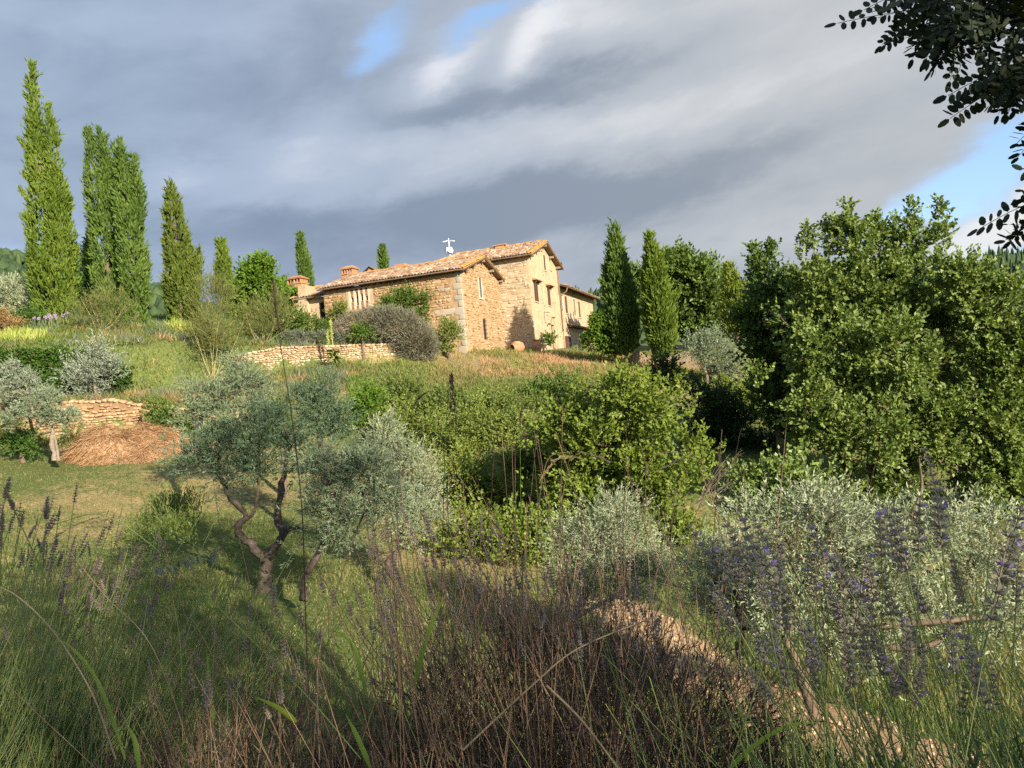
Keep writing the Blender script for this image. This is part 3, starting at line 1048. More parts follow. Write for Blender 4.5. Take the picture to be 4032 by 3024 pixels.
TV, TF, TME = tile_mesh(M['roof_tile'])
_, _, TME_V = tile_mesh(M['verge_tile'])
TFa = np.array([f for f in TF])
TILE_N = [0]


class Slope:
    def __init__(self, o, al, up, length, slen):
        self.o, self.al, self.up = np.array(o, float), np.array(al, float), unit(np.array(up, float))
        self.n = unit(np.cross(self.al, self.up))
        if self.n[2] < 0:
            self.n = -self.n
        self.len, self.sl = length, slen

    def pt(self, a, s, out=0.0):
        return self.o + self.al * a + self.up * s + self.n * out


def tile_slope(sl, roof, rng, pieces, cut=None, verge=(True, False)):
    """cover tiles; 'pieces' of the front rows are objects of their own"""
    nc = int(sl.len / .235)
    nr = int(sl.sl / .36)
    lst = []
    for i in range(nc + 1):
        a = min(sl.len, i * sl.len / nc)
        for j in range(nr):
            s = j * sl.sl / nr
            if cut is not None and not cut(a, s + .2):
                continue
            yaw, lift = rng.normal(0, .05), rng.normal(.05, .008)
            al = sl.al * math.cos(yaw) + sl.up * math.sin(yaw)
            up = sl.up * math.cos(yaw) - sl.al * math.sin(yaw) + sl.n * .03
            p = sl.pt(a + rng.normal(0, .012), s + rng.normal(0, .02) - .05, lift)
            vg = (verge[0] and i <= 1) or (verge[1] and i >= nc - 1)
            if TILE_N[0] < pieces and (j <= 1 or vg) or vg:
                o = link('roof_tile', TME_V if vg else TME, roof)
                m = Matrix.Identity(4)
                for r in range(3):
                    m[r][0], m[r][1], m[r][2], m[r][3] = al[r], up[r], sl.n[r], p[r]
                o.matrix_basis = m
                TILE_N[0] += 1
            else:
                lst.append((p + TV[:, :1] * al + TV[:, 1:2] * up + TV[:, 2:3] * sl.n, TFa))
    V, F = join(lst)
    tag(link('tile_field', np_mesh('tile_field', V, F, [M['roof_tile']]), roof), kind='stuff')


def slab(mb, pts, th=.09, mi=0):
    """roof board: polygon thickened straight down"""
    return mb.prism(pts, (0, 0, -th), mi)


rr_ = np.random.default_rng(8)
# low wing roof: eave overhang .45, verge overhang .35
oh, vo = .42, .38
pitchA = (AR - AE) / (AW / 2)
y0, y1 = AY - vo, AEND + .2
eL = (-AW - oh, AE - oh * pitchA + .1)
ridA = (-AW / 2, AR + .1)
eR = (0.02, AE + .1)
mb = MB()
slab(mb, [(eL[0], y0, eL[1]), (eL[0], y1, eL[1]), (ridA[0], y1, ridA[1]), (ridA[0], y0, ridA[1])])
slab(mb, [(ridA[0], y0, ridA[1]), (ridA[0], y1, ridA[1]), (eR[0], y1, eR[1]), (eR[0], y0, eR[1])])
# lap of the gable over the tower wall
slab(mb, [(eR[0] - .01, y0, eR[1]), (eR[0] - .01, y0 + .34, eR[1]), (.75, y0 + .34, eR[1] - .24), (.75, y0, eR[1] - .24)])
roofA = mb.obj('roof', [M['wood_grey']], house)
slA = Slope((eL[0], y0, eL[1]), (0, 1, 0), (ridA[0] - eL[0], 0, ridA[1] - eL[1]), y1 - y0, math.hypot(ridA[0] - eL[0], ridA[1] - eL[1]))
tile_slope(slA, roofA, rr_, 150)
slAr = Slope((eR[0] + .6, y0, eR[1] - .6 * pitchA), (0, 1, 0), (ridA[0] - eR[0], 0, ridA[1] - eR[1]), y1 - y0, math.hypot(ridA[0] - eR[0] - .6, ridA[1] - eR[1] + .6 * pitchA))
tile_slope(slAr, roofA, rr_, 0, cut=lambda a, s: s > .62 or a < .3)
# tower roof: gable in front, hipped at the far end
pitchT = (TR - TE) / (TW / 2)
ty0 = -.42
tl = (-.42, TE - .42 * pitchT + .1)
tr = (TW + .45, TE - .45 * pitchT + .1)
rid = (TW / 2, TR + .1)
hy = 7.6
mb = MB()
slab(mb, [(tl[0], ty0, tl[1]), (tl[0], TL + .4, tl[1]), (rid[0], hy, rid[1]), (rid[0], ty0, rid[1])])
slab(mb, [(rid[0], ty0, rid[1]), (rid[0], hy, rid[1]), (tr[0], TL + .4, tr[1]), (tr[0], ty0, tr[1])])
slab(mb, [(tl[0], TL + .4, tl[1]), (tr[0], TL + .4, tr[1]), (rid[0], hy, rid[1])])
roofT = mb.obj('roof', [M['wood_grey']], house)
slen = math.hypot(rid[0] - tl[0], rid[1] - tl[1])
slT = Slope((tl[0], ty0, tl[1]), (0, 1, 0), (rid[0] - tl[0], 0, rid[1] - tl[1]), TL + .4 - ty0, slen)
tile_slope(slT, roofT, rr_, 290, cut=lambda a, s: a < (TL + .4 - ty0) - (s / slen) * (TL + .4 - hy))
slTr = Slope((tr[0], ty0, tr[1]), (0, 1, 0), (rid[0] - tr[0], 0, rid[1] - tr[1]), TL + .4 - ty0, slen)
tile_slope(slTr, roofT, rr_, 0, cut=lambda a, s: a < (TL + .4 - ty0) - (s / slen) * (TL + .4 - hy))
slTh = Slope((tl[0], TL + .4, tl[1]), (1, 0, 0), (0, hy - TL - .4, rid[1] - tl[1]), tr[0] - tl[0], math.hypot(hy - TL - .4, rid[1] - tl[1]))
wd, hs = tr[0] - tl[0], slTh.sl
tile_slope(slTh, roofT, rr_, 0, cut=lambda a, s: abs(a - wd / 2) < wd / 2 * (1 - s / hs), verge=(False, False))
# right wing roof
cey = CY - .75
pc = .31
ce0 = CE - .75 * pc + .14
mb = MB()
slab(mb, [(TW + .02, cey, ce0), (CX1 + .6, cey, ce0), (CX1 + .6, 4.2, ce0 + (4.2 - cey) * pc), (TW + .02, 4.2, ce0 + (4.2 - cey) * pc)])
slab(mb, [(TW + .02, 4.2, ce0 + (4.2 - cey) * pc), (CX1 + .6, 4.2, ce0 + (4.2 - cey) * pc), (CX1 + .6, 9, ce0), (TW + .02, 9, ce0)])
roofC = mb.obj('roof', [M['wood_dark']], house)
slC = Slope((TW + .1, cey, ce0), (1, 0, 0), (0, 4.2 - cey, (4.2 - cey) * pc), CX1 + .5 - TW, (4.2 - cey) * math.hypot(1, pc))
tile_slope(slC, roofC, rr_, 0, verge=(False, True))


def ridge(p, q, roof, rng, step=.34, lift=.05, mat='ridge_tile', w=.3):
    p, q = np.array(p, float), np.array(q, float)
    L = np.linalg.norm(q - p)
    d = (q - p) / L
    s = unit(np.cross(d, (0, 0, 1)))
    n = np.cross(s, d)
    vs, fs, me = tile_mesh(M[mat], w, .5, .14, 6)
    for i in range(int(L / step)):
        o = link('ridge_tile', me, roof)
        m = Matrix.Identity(4)
        c = p + d * i * step + np.array((0, 0, lift + rng.normal(0, .018)))
        for r in range(3):
            m[r][0], m[r][1], m[r][2], m[r][3] = s[r], d[r], n[r], c[r]
        o.matrix_basis = m


ridge((ridA[0], y0, ridA[1] + .03), (ridA[0], y1, ridA[1] + .03), roofA, rr_, .4)
ridge((rid[0], ty0, rid[1] + .03), (rid[0], hy, rid[1] + .03), roofT, rr_, .4)
ridge((rid[0], hy, rid[1]), (tl[0], TL + .4, tl[1]), roofT, rr_, .4)
# raised loose caps along the tower ridge
for i in range(9):
    o = MB()
    yy = .1 + i * .92
    o.prism([(rid[0] - .2, yy, rid[1] + .05), (rid[0] - .1, yy, rid[1] + .22), (rid[0] + .1, yy, rid[1] + .22), (rid[0] + .2, yy, rid[1] + .05)], (0, .30, .02))
    o.obj('ridge_cap', [M['ridge_tile']], roofT)
o = MB()
o.box(rid[0] - .35, rid[0] + .35, 3.1, 4.3, rid[1] + .26, rid[1] + .33)
o.box(rid[0] - .25, rid[0] + .25, 3.3, 4.1, rid[1] + .02, rid[1] + .26)
tag(o.obj('roof_vent', [M['ridge_tile']], roofT), 'low tiled vent on the ridge')

# verge timbers, purlin ends and gutters
def bar(name, a, b, r, mat, parent, seg=6):
    mb = MB()
    mb.tube([a, b], r, seg)
    return mb.obj(name, [M[mat]], parent)


def beam(mb, p, q, wx, wz):
    p, q = np.array(p, float), np.array(q, float)
    d = unit(q - p)
    s = unit(np.cross(d, (0, 0, 1))) * wx / 2
    u = np.cross(unit(s), d) * wz / 2
    vs = [p - s - u, p + s - u, p + s + u, p - s + u, q - s - u, q + s - u, q + s + u, q - s + u]
    mb.add(vs, [(0, 1, 2, 3), (7, 6, 5, 4), (0, 4, 5, 1), (1, 5, 6, 2), (2, 6, 7, 3), (3, 7, 4, 0)])


for (roof, yv, pts) in ((roofA, y0, [(eL[0], eL[1]), ridA, (.75, eR[1] - .24)]), (roofT, ty0, [tl, rid, tr])):
    for (p, q) in zip(pts[:-1], pts[1:]):
        mb = MB()
        beam(mb, (p[0], yv - .012, p[1] - .10), (q[0], yv - .012, q[1] - .10), .05, .13)
        mb.obj('verge_board', [M['wood_dark']], roof)
        for dz, th in ((-.02, .05),):
            mb = MB()
            beam(mb, (p[0], yv - .05, p[1] + dz), (q[0], yv - .05, q[1] + dz), .07, th)
            mb.obj('verge_board', [M['ridge_tile']], roof)
for (roof, yw, yv, lst) in ((roofA, AY, y0, [(-7.4, AE + .12), (-5.9, AE + .62), (-4.1, AR - .14), (-2.3, AE + .62), (-.35, AE + .05)]),
                            (roofT, 0, ty0, [(.5, TE + .02), (2.4, TE + .68), (4.45, TR - .14), (6.4, TE + .68), (8.4, TE + .02)])):
    for (x, zz) in lst:
        mb = MB()
        mb.box(x - .11, x + .11, yv + .02, yw + .05, zz - .16, zz + .02)
        mb.obj('purlin', [M['wood_grey']], roof)
# boarded soffits under the eaves
for (x0, x1, ya, yb, zz) in ((-AW - .34, -AW, AY - .3, AEND, AE - .22), (-.34, 0, -.38, 5.6, TE - .18)):
    mb = MB()
    n = int((yb - ya) / .5)
    for i in range(n):
        yy = ya + (i + .5) * (yb - ya) / n
        mb.box(x0 + .06, x1 + .02, yy - .04, yy + .04, zz - .02, zz + .07)
    tag(mb.obj('rafter_ends', [M['wood_dark']], roofA if zz < 6 else roofT), kind='stuff')
mb = MB()
for i in range(27):
    xx = TW + .3 + i * .52
    mb.box(xx - .05, xx + .05, cey + .05, CY + .02, CE - .12, CE - .02)
tag(mb.obj('rafter_ends', [M['wood_dark']], roofC), kind='stuff')


def half_gutter(name, p, q, parent, r=.075, mat='copper'):
    p, q = np.array(p, float), np.array(q, float)
    d = unit(q - p)
    s = unit(np.cross(d, (0, 0, 1)))
    mb = MB()
    vs = []
    for e in (p, q):
        for k in range(7):
            a = math.pi + math.pi * k / 6
            vs.append(e + s * math.cos(a) * r + np.array((0, 0, math.sin(a) * r)))
    mb.add(vs, [(k, k + 1, 8 + k, 7 + k) for k in range(6)])
    return mb.obj(name, [M[mat]], parent)


half_gutter('gutter', (eL[0] - .06, y0 + .05, eL[1] - .05), (eL[0] - .06, y1, eL[1] - .05), roofA)
half_gutter('gutter', (tl[0] - .06, ty0 + .05, tl[1] - .05), (tl[0] - .06, 5.8, tl[1] - .05), roofT)
half_gutter('gutter', (TW + .05, cey - .07, ce0 - .05), (CX1 + .6, cey - .07, ce0 - .05), roofC, .085)


def pipe(pts, r=.055):
    mb = MB()
    mb.tube(smooth_path(pts, 4), r, 8)
    return mb.obj('downpipe', [M['copper']], house, smooth=True)


pipe([(TW + .35, cey - .07, ce0 - .1), (TW + .3, cey + .1, ce0 - .5), (TW + .12, CY - .12, ce0 - .85), (TW + .1, CY - .12, ce0 - 1.2), (TW + .1, CY - .12, 3), (TW + .1, CY - .12, -.4)])
pipe([(TW - .35, -.1, TE - .35), (TW - .4, -.12, TE - .8), (TW - .38, -.12, 5.4), (TW - .2, -.12, 4.9), (TW - .2, -.12, 3), (TW - .2, -.12, 1.9)])


# --- windows, shutters, door
def louvre(mb, pn, a0, a1, z0, z1, out, mi=0):
    t = .055
    pn.boxmb(mb, a0, a0 + t, z0, z1, out, out + .045, mi)
    pn.boxmb(mb, a1 - t, a1, z0, z1, out, out + .045, mi)
    for zz in (z0, (z0 + z1) / 2 - t / 2, z1 - t):
        pn.boxmb(mb, a0 + t, a1 - t, zz, zz + t, out + .002, out + .043, mi)
    zz = z0 + t
    while zz < z1 - t - .03:
        p = [pn.pt(a0 + t, zz, out + .04), pn.pt(a1 - t, zz, out + .04), pn.pt(a1 - t, zz + .055, out + .008), pn.pt(a0 + t, zz + .055, out + .008)]
        mb.quad(*p, mi)
        zz += .062


def window_root(name, label=None):
    o = bpy.data.objects.new(name, None)
    COL.objects.link(o)
    o.parent = house
    if label:
        o['label'] = label
    return o


def opening_back(pn, op, w, mat='dark_void', name='pane', depth=.2):
    a0, a1, z0, z1 = op
    mb = MB()
    mb.quad(pn.pt(a0, z0, -depth), pn.pt(a1, z0, -depth), pn.pt(a1, z1, -depth), pn.pt(a0, z1, -depth))
    return mb.obj(name, [M[mat]], w)


def shut_window(pn, op, label=None, halves=2, out=-.06, sill=True, hood=False):
    w = window_root('window', label)
    a0, a1, z0, z1 = op
    opening_back(pn, op, w)
    st = (a1 - a0) / halves
    for i in range(halves):
        mb = MB()
        louvre(mb, pn, a0 + i * st + .006, a0 + (i + 1) * st - .006, z0 + .01, z1 - .01, out)
        mb.obj('shutter', [M['shutter']], w)
    if sill:
        mb = MB()
        pn.boxmb(mb, a0 - .06, a1 + .06, z0 - .09, z0, -.1, .07)
        mb.obj('sill', [M['stone_grey']], w)
    if hood:
        mb = MB()
        for k in range(3):
            pn.boxmb(mb, a0 - .35 + k * .02, a1 + .35 - k * .02, z1 + .16 + k * .055, z1 + .21 + k * .055, -.02, .42 - k * .12)
        mb.obj('tile_hood', [M['brick']], w)
        for aa in (a0 - .1, a1 + .02):
            mb = MB()
            pn.boxmb(mb, aa, aa + .08, z1 + .02, z1 + .158, -.02, .3)
            mb.obj('bracket', [M['wood_dark']], w)
    return w


shut_window(gT, gT.op[0], 'closed brown louvred shutters under a tiled hood', hood=True, out=-.02)
shut_window(gT, gT.op[1], hood=True, out=-.05)
shut_window(gT, gT.op[2], 'narrow attic window with grey shutter', halves=1)
for op in (gC.op[1], gC.op[3]):
    shut_window(gC, op)
w = window_root('window', 'window with a pale blind and one shutter open')
opening_back(gC, gC.op[0], w, 'curtain', 'blind', .1)
mb = MB()
louvre(mb, gC, .5, .93, 3.77, 5.3, .03)
mb.obj('shutter', [M['shutter']], w)
w = window_root('window', 'window with dark panes and pale surround')
opening_back(gC, gC.op[2], w, 'glass')
mb = MB()
a0, a1, z0, z1 = gC.op[2]
for (p, q, r, s) in ((a0 - .1, a0, z0, z1 + .1), (a1, a1 + .1, z0, z1 + .1), (a0, a1, z1, z1 + .1), (a0 - .1, a1 + .1, z0 - .1, z0)):
    gC.boxmb(mb, p, q, r, s, -.05, .03)
mb.obj('frame', [M['surround']], w)
mb = MB()
louvre(mb, gC, a0 + .02, a0 + .38, z0 + .02, z1 - .02, -.05)
mb.obj('shutter', [M['shutter']], w)
shut_window(gC, gC.op[4], 'wide dark brown shutters at ground level', sill=True, out=-.03)

# low wing gable: glazed slit with stone surround and brick arch
w = window_root('window', 'tall narrow glazed window reflecting the sky')
a0, a1, z0, z1 = gA.op[0]
opening_back(gA, gA.op[0], w, 'glass', depth=.03)
mb = MB()
for (p, q, r, s) in ((a0 - .13, a0, z0, z1), (a1, a1 + .13, z0, z1)):
    gA.boxmb(mb, p, q, r, s, -.2, .035)
mb.obj('surround', [M['surround']], w)
mb = MB()
for (p, q, r, s) in ((a0, a0 + .045, z0, z1), (a1 - .045, a1, z0, z1), (a0 + .045, a1 - .045, z0, z0 + .045), (a0 + .045, a1 - .045, z1 - .045, z1)):
    gA.boxmb(mb, p, q, r, s, -.028, .0)
mb.obj('frame', [M['wood_dark']], w)
mb = MB()
gA.boxmb(mb, a0 - .2, a1 + .2, z0 - .12, z0, -.1, .09)
mb.obj('sill', [M['surround']], w)
bm_ = MB()
bm_.box(-.5, .5, 0, 1, -.5, .5)
BRICK = bm_.mesh('brick', M['brick'])
for k in range(7):
    a = math.radians(50 + 80 * k / 6)
    r = .52
    c = (a0 + a1) / 2
    o = link('brick', BRICK, w)
    m = gA.basis(c + r * math.cos(a), z1 - .33 + r * math.sin(a), 1, 1, .06, -.02)
    rot = Matrix.Rotation(-(a - math.pi / 2), 4, 'Y')
    o.matrix_basis = m @ rot @ Matrix.Diagonal((.075, 1, .22, 1))
# barred window below
w = window_root('window', 'low window behind projecting iron bars')
a0, a1, z0, z1 = gA.op[1]
opening_back(gA, gA.op[1], w, depth=.05)
mb = MB()
for k in range(3):
    aa = a0 + (k + .5) * (a1 - a0) / 3
    mb.tube([gA.pt(aa, z0 - .06, .07), gA.pt(aa, z1 + .06, .07)], .013, 5)
for k in range(5):
    zz = z0 + .12 + k * (z1 - z0 - .24) / 4
    mb.tube([gA.pt(a0 - .16, zz, .085), gA.pt(a1 + .16, zz, .085)], .016, 5)
mb.obj('grille', [M['iron']], w)
for k in range(4):
    o = link('brick', BRICK, w)
    o.matrix_basis = gA.basis(a0 + .06 + k * .13, z1 + .13, .115, .2, .03)

# brick lattice on the long wall
w = window_root('window', 'brick lattice with four slotted openings')
a0, a1, z0, z1 = lA.op[0]
opening_back(lA, lA.op[0], w, depth=.26)
cw = (a1 - a0)
pil = .17
gaps = (cw - 5 * pil) / 4
for k in range(5):
    aa = a0 + k * (pil + gaps)
    mb = MB()
    lA.boxmb(mb, aa + .002, aa + pil - .002, z0 + .002, z1 - .002, -.2, .035)
    mb.obj('pillar', [M['surround']], w)
for k in range(4):
    aa = a0 + pil + k * (pil + gaps) + gaps / 2
    zz = z0 + .06
    i = 0
    slot = {0: (.42, .62), 1: (.42, .72), 2: (.24, .86), 3: (.42, .6)}[k]
    while zz < z1 - .05:
        f = (zz - z0) / (z1 - z0)
        if not (slot[0] < f < slot[1]):
            o = link('brick', BRICK, w)
            o.matrix_basis = lA.basis(aa, zz, gaps - .004, .058, .16, -.14)
        zz += .098
        i += 1
# surround plaster patch is proud of the stone
mb = MB()
for (p, q, r, s) in ((a0 - .22, a0 - .004, z0 - .1, z1 + .12), (a1 + .004, a1 + .2, z0 - .1, z1 + .12), (a0 - .004, a1 + .004, z1 + .004, z1 + .12), (a0 - .004, a1 + .004, z0 - .1, z0 - .004)):
    lA.boxmb(mb, p, q, r, s, -.02, .03)
mb.obj('surround', [M['plaster']], w)

# tower door, with a pointed brick relieving arch above
d = window_root('door', 'dark wooden door in a deep opening')
a0, a1, z0, z1 = gT.op[3]
opening_back(gT, gT.op[3], d, 'wood_dark', 'door_leaf', .26)
mb = MB()
for k in range(5):
    aa = a0 + (k + .5) * (a1 - a0) / 5
    gT.boxmb(mb, aa - .09, aa + .09, z0, z1 - .03, -.258, -.225)
tag(mb.obj('door_boards', [M['wood_dark']], d), kind='stuff')
for s in (-1, 1):
    for k in range(4):
        t = (k + .5) / 4
        o = link('brick', BRICK, d)
        c = ((a0 + a1) / 2 + s * (.58 - .5 * t))
        m = gT.basis(c, z1 + .1 + .62 * t, 1, 1, .03, 0)
        o.matrix_basis = m @ Matrix.Rotation(s * .65, 4, 'Y') @ Matrix.Diagonal((.1, 1, .2, 1))
# lamp bracket and wires on the plaster
mb = MB()
mb.tube([gT.pt(3.3, 3.35, .03), gT.pt(3.3, 2.4, .03)], .015, 5)
mb.tube([gT.pt(3.3, 3.3, .03), gT.pt(5.1, 3.36, .03)], .012, 5)
mb.tube([gT.pt(3.3, 2.42, .03), gT.pt(3.9, 2.36, .2)], .018, 5)
gT.boxmb(mb, 3.85, 4.05, 2.24, 2.36, .12, .3)
mb.obj('wall_lamp', [M['iron']], house)
mb = MB()
gT.boxmb(mb, 5.6, 6.5, 2.98, 3.05, .0, .12)
mb.obj('ledge', [M['wood_grey']], house)

# right wing: pent roof strip, brick arch over the porch mouth
mb = MB()
gC.boxmb(mb, 2.2, 11.4, 2.42, 2.50, .0, .5)
pent = mb.obj('pent_roof', [M['wood_dark']], house)
mb = MB()
for k in range(38):
    aa = 2.3 + k * .24
    mb.add([gC.pt(aa - .1, 2.5, .55), gC.pt(aa, 2.6, .55), gC.pt(aa + .1, 2.5, .55), gC.pt(aa - .1, 2.66, .0), gC.pt(aa, 2.78, .0), gC.pt(aa + .1, 2.66, .0)],
           [(0, 1, 4, 3), (1, 2, 5, 4)])
tag(mb.obj('tile_field', [M['brick']], pent), kind='stuff')
w = window_root('porch_arch', 'brick arch over a dark porch mouth')
opening_back(gC, gC.op[5], w, 'dark_void', 'recess', .27)
for k in range(17):
    a = math.radians(0 + 180 * k / 16)
    o = link('brick', BRICK, w)
    m = gC.basis(8.5 + 2.0 * math.cos(a), .35 + 1.25 * math.sin(a), 1, 1, .06, -.01)
    o.matrix_basis = m @ Matrix.Rotation(-(a - math.pi / 2), 4, 'Y') @ Matrix.Diagonal((.28, 1, .3, 1))

# --- chimneys and roof furniture of the low wing
def chimney(x, y, zb, w, l, hb, label, slots=5):
    mb = MB()
    mb.box(x - w / 2, x + w / 2, y - l / 2, y + l / 2, zb, zb + hb)
    c = mb.obj('chimney', [M['brick']], roofA)
    c['label'] = label
    # open brick lantern under a pitched tile cap
    zt = zb + hb
    mb = MB()
    mb.box(x - w / 2 - .08, x + w / 2 + .08, y - l / 2 - .08, y + l / 2 + .08, zt, zt + .07)
    n = slots
    for k in range(n):
        yy = y - l / 2 + .06 + k * (l - .12) / (n - 1)
        for xx in (x - w / 2 + .05, x + w / 2 - .05):
            mb.box(xx - .05, xx + .05, yy - .045, yy + .045, zt + .07, zt + .42)
    for k in range(3):
        xx = x - w / 2 + .25 + k * (w - .5) / 2
        for yy in (y - l / 2 + .05, y + l / 2 - .05):
            mb.box(xx - .045, xx + .045, yy - .05, yy + .05, zt + .07, zt + .42)
    mb.obj('chimney_lantern', [M['brick']], c)
    mb = MB()
    zc = zt + .42
    mb.box(x - w / 2 - .1, x + w / 2 + .1, y - l / 2 - .1, y + l / 2 + .1, zc, zc + .07)
    mb.add([(x - w / 2 - .14, y - l / 2 - .14, zc + .07), (x + w / 2 + .14, y - l / 2 - .14, zc + .07), (x + w / 2 + .14, y + l / 2 + .14, zc + .07), (x - w / 2 - .14, y + l / 2 + .14, zc + .07),
            (x, y - l / 4, zc + .32), (x, y + l / 4, zc + .32)], [(0, 1, 4), (1, 2, 5, 4), (2, 3, 5), (3, 0, 4, 5), (3, 2, 1, 0)])
    mb.obj('chimney_cap', [M['brick']], c)


chimney(-3.0, 14.2, 7.0, .85, 1.05, .55, 'low brick chimney with a pitched cap on the ridge')
chimney(-3.2, 19.1, 4.0, 1.0, 1.35, 3.35, 'tall brick chimney rising behind the end of the wing')
mb = MB()
mb.prism([(-3.0, 11.8, 7.3), (-3.0, 12.35, 7.95), (-3.0, 12.9, 7.3)], (1.0, 0, 0))
mb.obj('dormer', [M['brick']], roofA)
mb = MB()
mb.add([(-3.15, 11.5, 7.42), (-3.15, 12.35, 7.98), (-3.15, 13.2, 7.42), (-1.9, 11.5, 7.42), (-1.9, 12.35, 7.98), (-1.9, 13.2, 7.42)], [(0, 1, 4, 3), (1, 2, 5, 4)])
mb.obj('dormer_roof', [M['roof_tile']], roofA)
mb = MB()
mb.box(-3.5, -2.6, 9.0, 9.9, 7.3, 7.72)
mb.obj('roof_vent', [M['brick']], roofA)

# --- end block on the left: lower eave, chimney breast, dark doorway
lD = Panel((-7.6, AEND, 0), (0, 1, 0), (-1, 0, 0), 2.5, 2.2, 5.35, [(.35, .85, 3.2, 4.95)])
mb = MB()
lD.mesh(mb)
mb.quad((-7.6, 16.0, 2.2), (-7.6, 16.0, 5.35), (0, 16.0, 5.35), (0, 16.0, 2.2))
wallD = mb.obj('wall', [M['plaster']], house)
wallD['label'] = 'plastered end block with a dark doorway'
dr = window_root('doorway', 'shadowed doorway beside the end block')
opening_back(lD, lD.op[0], dr)
mb = MB()
mb.prism([(-7.95, 15.1, 2.2), (-7.95, 16.3, 2.2), (-7.95, 16.25, 4.6), (-7.95, 15.9, 5.2), (-7.95, 15.85, 6.35), (-7.95, 15.2, 6.35)], (1.2, 0, 0))
mb.obj('chimney_breast', [M['plaster']], house)
mb = MB()
zD = 5.42
slab(mb, [(-8.0, AEND + .22, zD), (-8.0, 16.4, zD), (-4.1, 16.4, zD + 1.35), (-4.1, AEND + .22, zD + 1.35)])
slab(mb, [(-4.1, AEND + .22, zD + 1.35), (-4.1, 16.4, zD + 1.35), (0, 16.4, zD), (0, AEND + .22, zD)])
roofD = mb.obj('roof', [M['wood_grey']], house)
slD = Slope((-8.0, AEND + .3, zD), (0, 1, 0), (3.9, 0, 1.35), 2.8, math.hypot(3.9, 1.35))
tile_slope(slD, roofD, rr_, 0, verge=(False, True))
half_gutter('gutter', (-8.08, AEND + .3, zD - .06), (-8.08, 15.1, zD - .06), roofD)
mb = MB()
mb.prism([(-7.9, 16.0, 2.0), (-7.9, 19.3, 2.6), (-7.9, 19.3, 3.6), (-7.9, 17.5, 4.1), (-7.9, 16.0, 4.3)], (.5, 0, 0))
mb.obj('garden_wall', [M['plaster']], house)

# --- aerial on the tower roof
an = hw(4.45, 8.45, 9.1)
aer = thing('aerial', 'white aerial mast with flat box dish standing on the roof ridge', 'aerial', an)
mb = MB()
mb.tube([(0, 0, -.4), (0, 0, 1.75)], .035, 8)
mb.obj('mast', [M['white_metal']], aer)
mb = MB()
for a in (0.3, 1.45, 2.5):
    c, s = math.cos(a), math.sin(a)
    mb.tube([(-.55 * c, -.55 * s, 1.52 - .06), (0, 0, 1.56), (.55 * c, .55 * s, 1.50)], .03, 5)
mb.obj('elements', [M['white_metal']], aer)
mb = MB()
mb.lathe([(0.0, .0), (.1, .02), (.18, .05), (.22, .09), (.20, .09), (.1, .05), (0, .03)], 16)
dsh = mb.obj('dish', [M['white_metal']], aer, smooth=True)
dsh.location = (.1, -.12, .62)
dsh.rotation_euler = (math.radians(78), 0, .2)
mb = MB()
mb.box(-.26, .24, -.02, .1, .42, .96)
mb.obj('panel', [M['white_metal']], aer)
mb = MB()
mb.tube([(-.33, 0, .3), (-.4, -.05, .7), (-.33, 0, 1.0)], .018, 5)
mb.obj('bracket', [M['iron']], aer)


# --- terracotta jars in front of the tower
def jar(label, loc, h, r, rot=(0, 0, 0), lid=False):
    t = thing('terracotta_jar', label, 'jar', loc)
    mb = MB()
    mb.lathe([(0.01, 0), (r * .62, 0), (r * .72, .06 * h), (r * .95, .35 * h), (r, .62 * h), (r * .93, .8 * h), (r * .66, .93 * h), (r * .60, .955 * h), (r * .70, .965 * h), (r * .70, h), (r * .56, h), (r * .5, .93 * h), (r * .8, .75 * h), (r * .85, .45 * h), (r * .6, .08 * h), (.01, .06 * h)], 28)
    b = mb.obj('jar_body', [M['terracotta']], t, smooth=True)
    b.rotation_euler = rot
    mb = MB()
    for zz in (.36, .60, .8):
        rr = {.36: .95, .60: 1.0, .8: .93}[zz] * r
        mb.lathe([(rr - .005, zz * h - .02), (rr + .018, zz * h), (rr - .005, zz * h + .02)], 28)
    bb = mb.obj('rope_band', [M['terracotta']], b, smooth=True)
    if lid:
        mb = MB()
        mb.lathe([(.01, h + .01), (r * .8, h + .015), (r * .82, h + .05), (.01, h + .06)], 20)
        mb.obj('lid', [M['wood_dark']], b)
    return t



# jars
jp = G(*(P(2058, 1385, 56.0)[:2]))
jar('large terracotta oil jar lying on its side with its mouth facing out', jp + np.array((0, 0, .42)), 1.0, .47, rot=(math.radians(97), 0, math.radians(-52)))
jp2 = G(*(P(2116, 1380, 57.2)[:2]))
jar('terracotta oil jar standing upright with a dark lid by the tower corner', jp2, .95, .36, lid=True)


# ------------------------------------------------------------------ plants
def to_blobs(lst, d, squash=.85, inset=0.0):
    """(x, y, r[, depth offset]) in photograph units to ellipsoids"""
    out = []
    for b in lst:
        dd = d + (b[3] if len(b) > 3 else 0.0)
        r = b[2] / 1591.0 * dd
        r = max(r - inset, r * .70)
        out.append((Q(b[0], b[1], dd), np.array((r, r * squash, r))))
    return out


def limb(parts, pts, rads, rng, seg=6, jit=0.0):
    p = smooth_path(pts, 4, jit, rng)
    r = np.interp(np.linspace(0, 1, len(p)), np.linspace(0, 1, len(rads)), rads)
    if max(rads) > .03:      # gnarled wood
        p[1:-1] += rng.normal(0, .22, p[1:-1].shape) * r[1:-1, None]
        r = r * rng.uniform(.84, 1.22, len(r))
    parts.append(tube_np(p, r, seg))


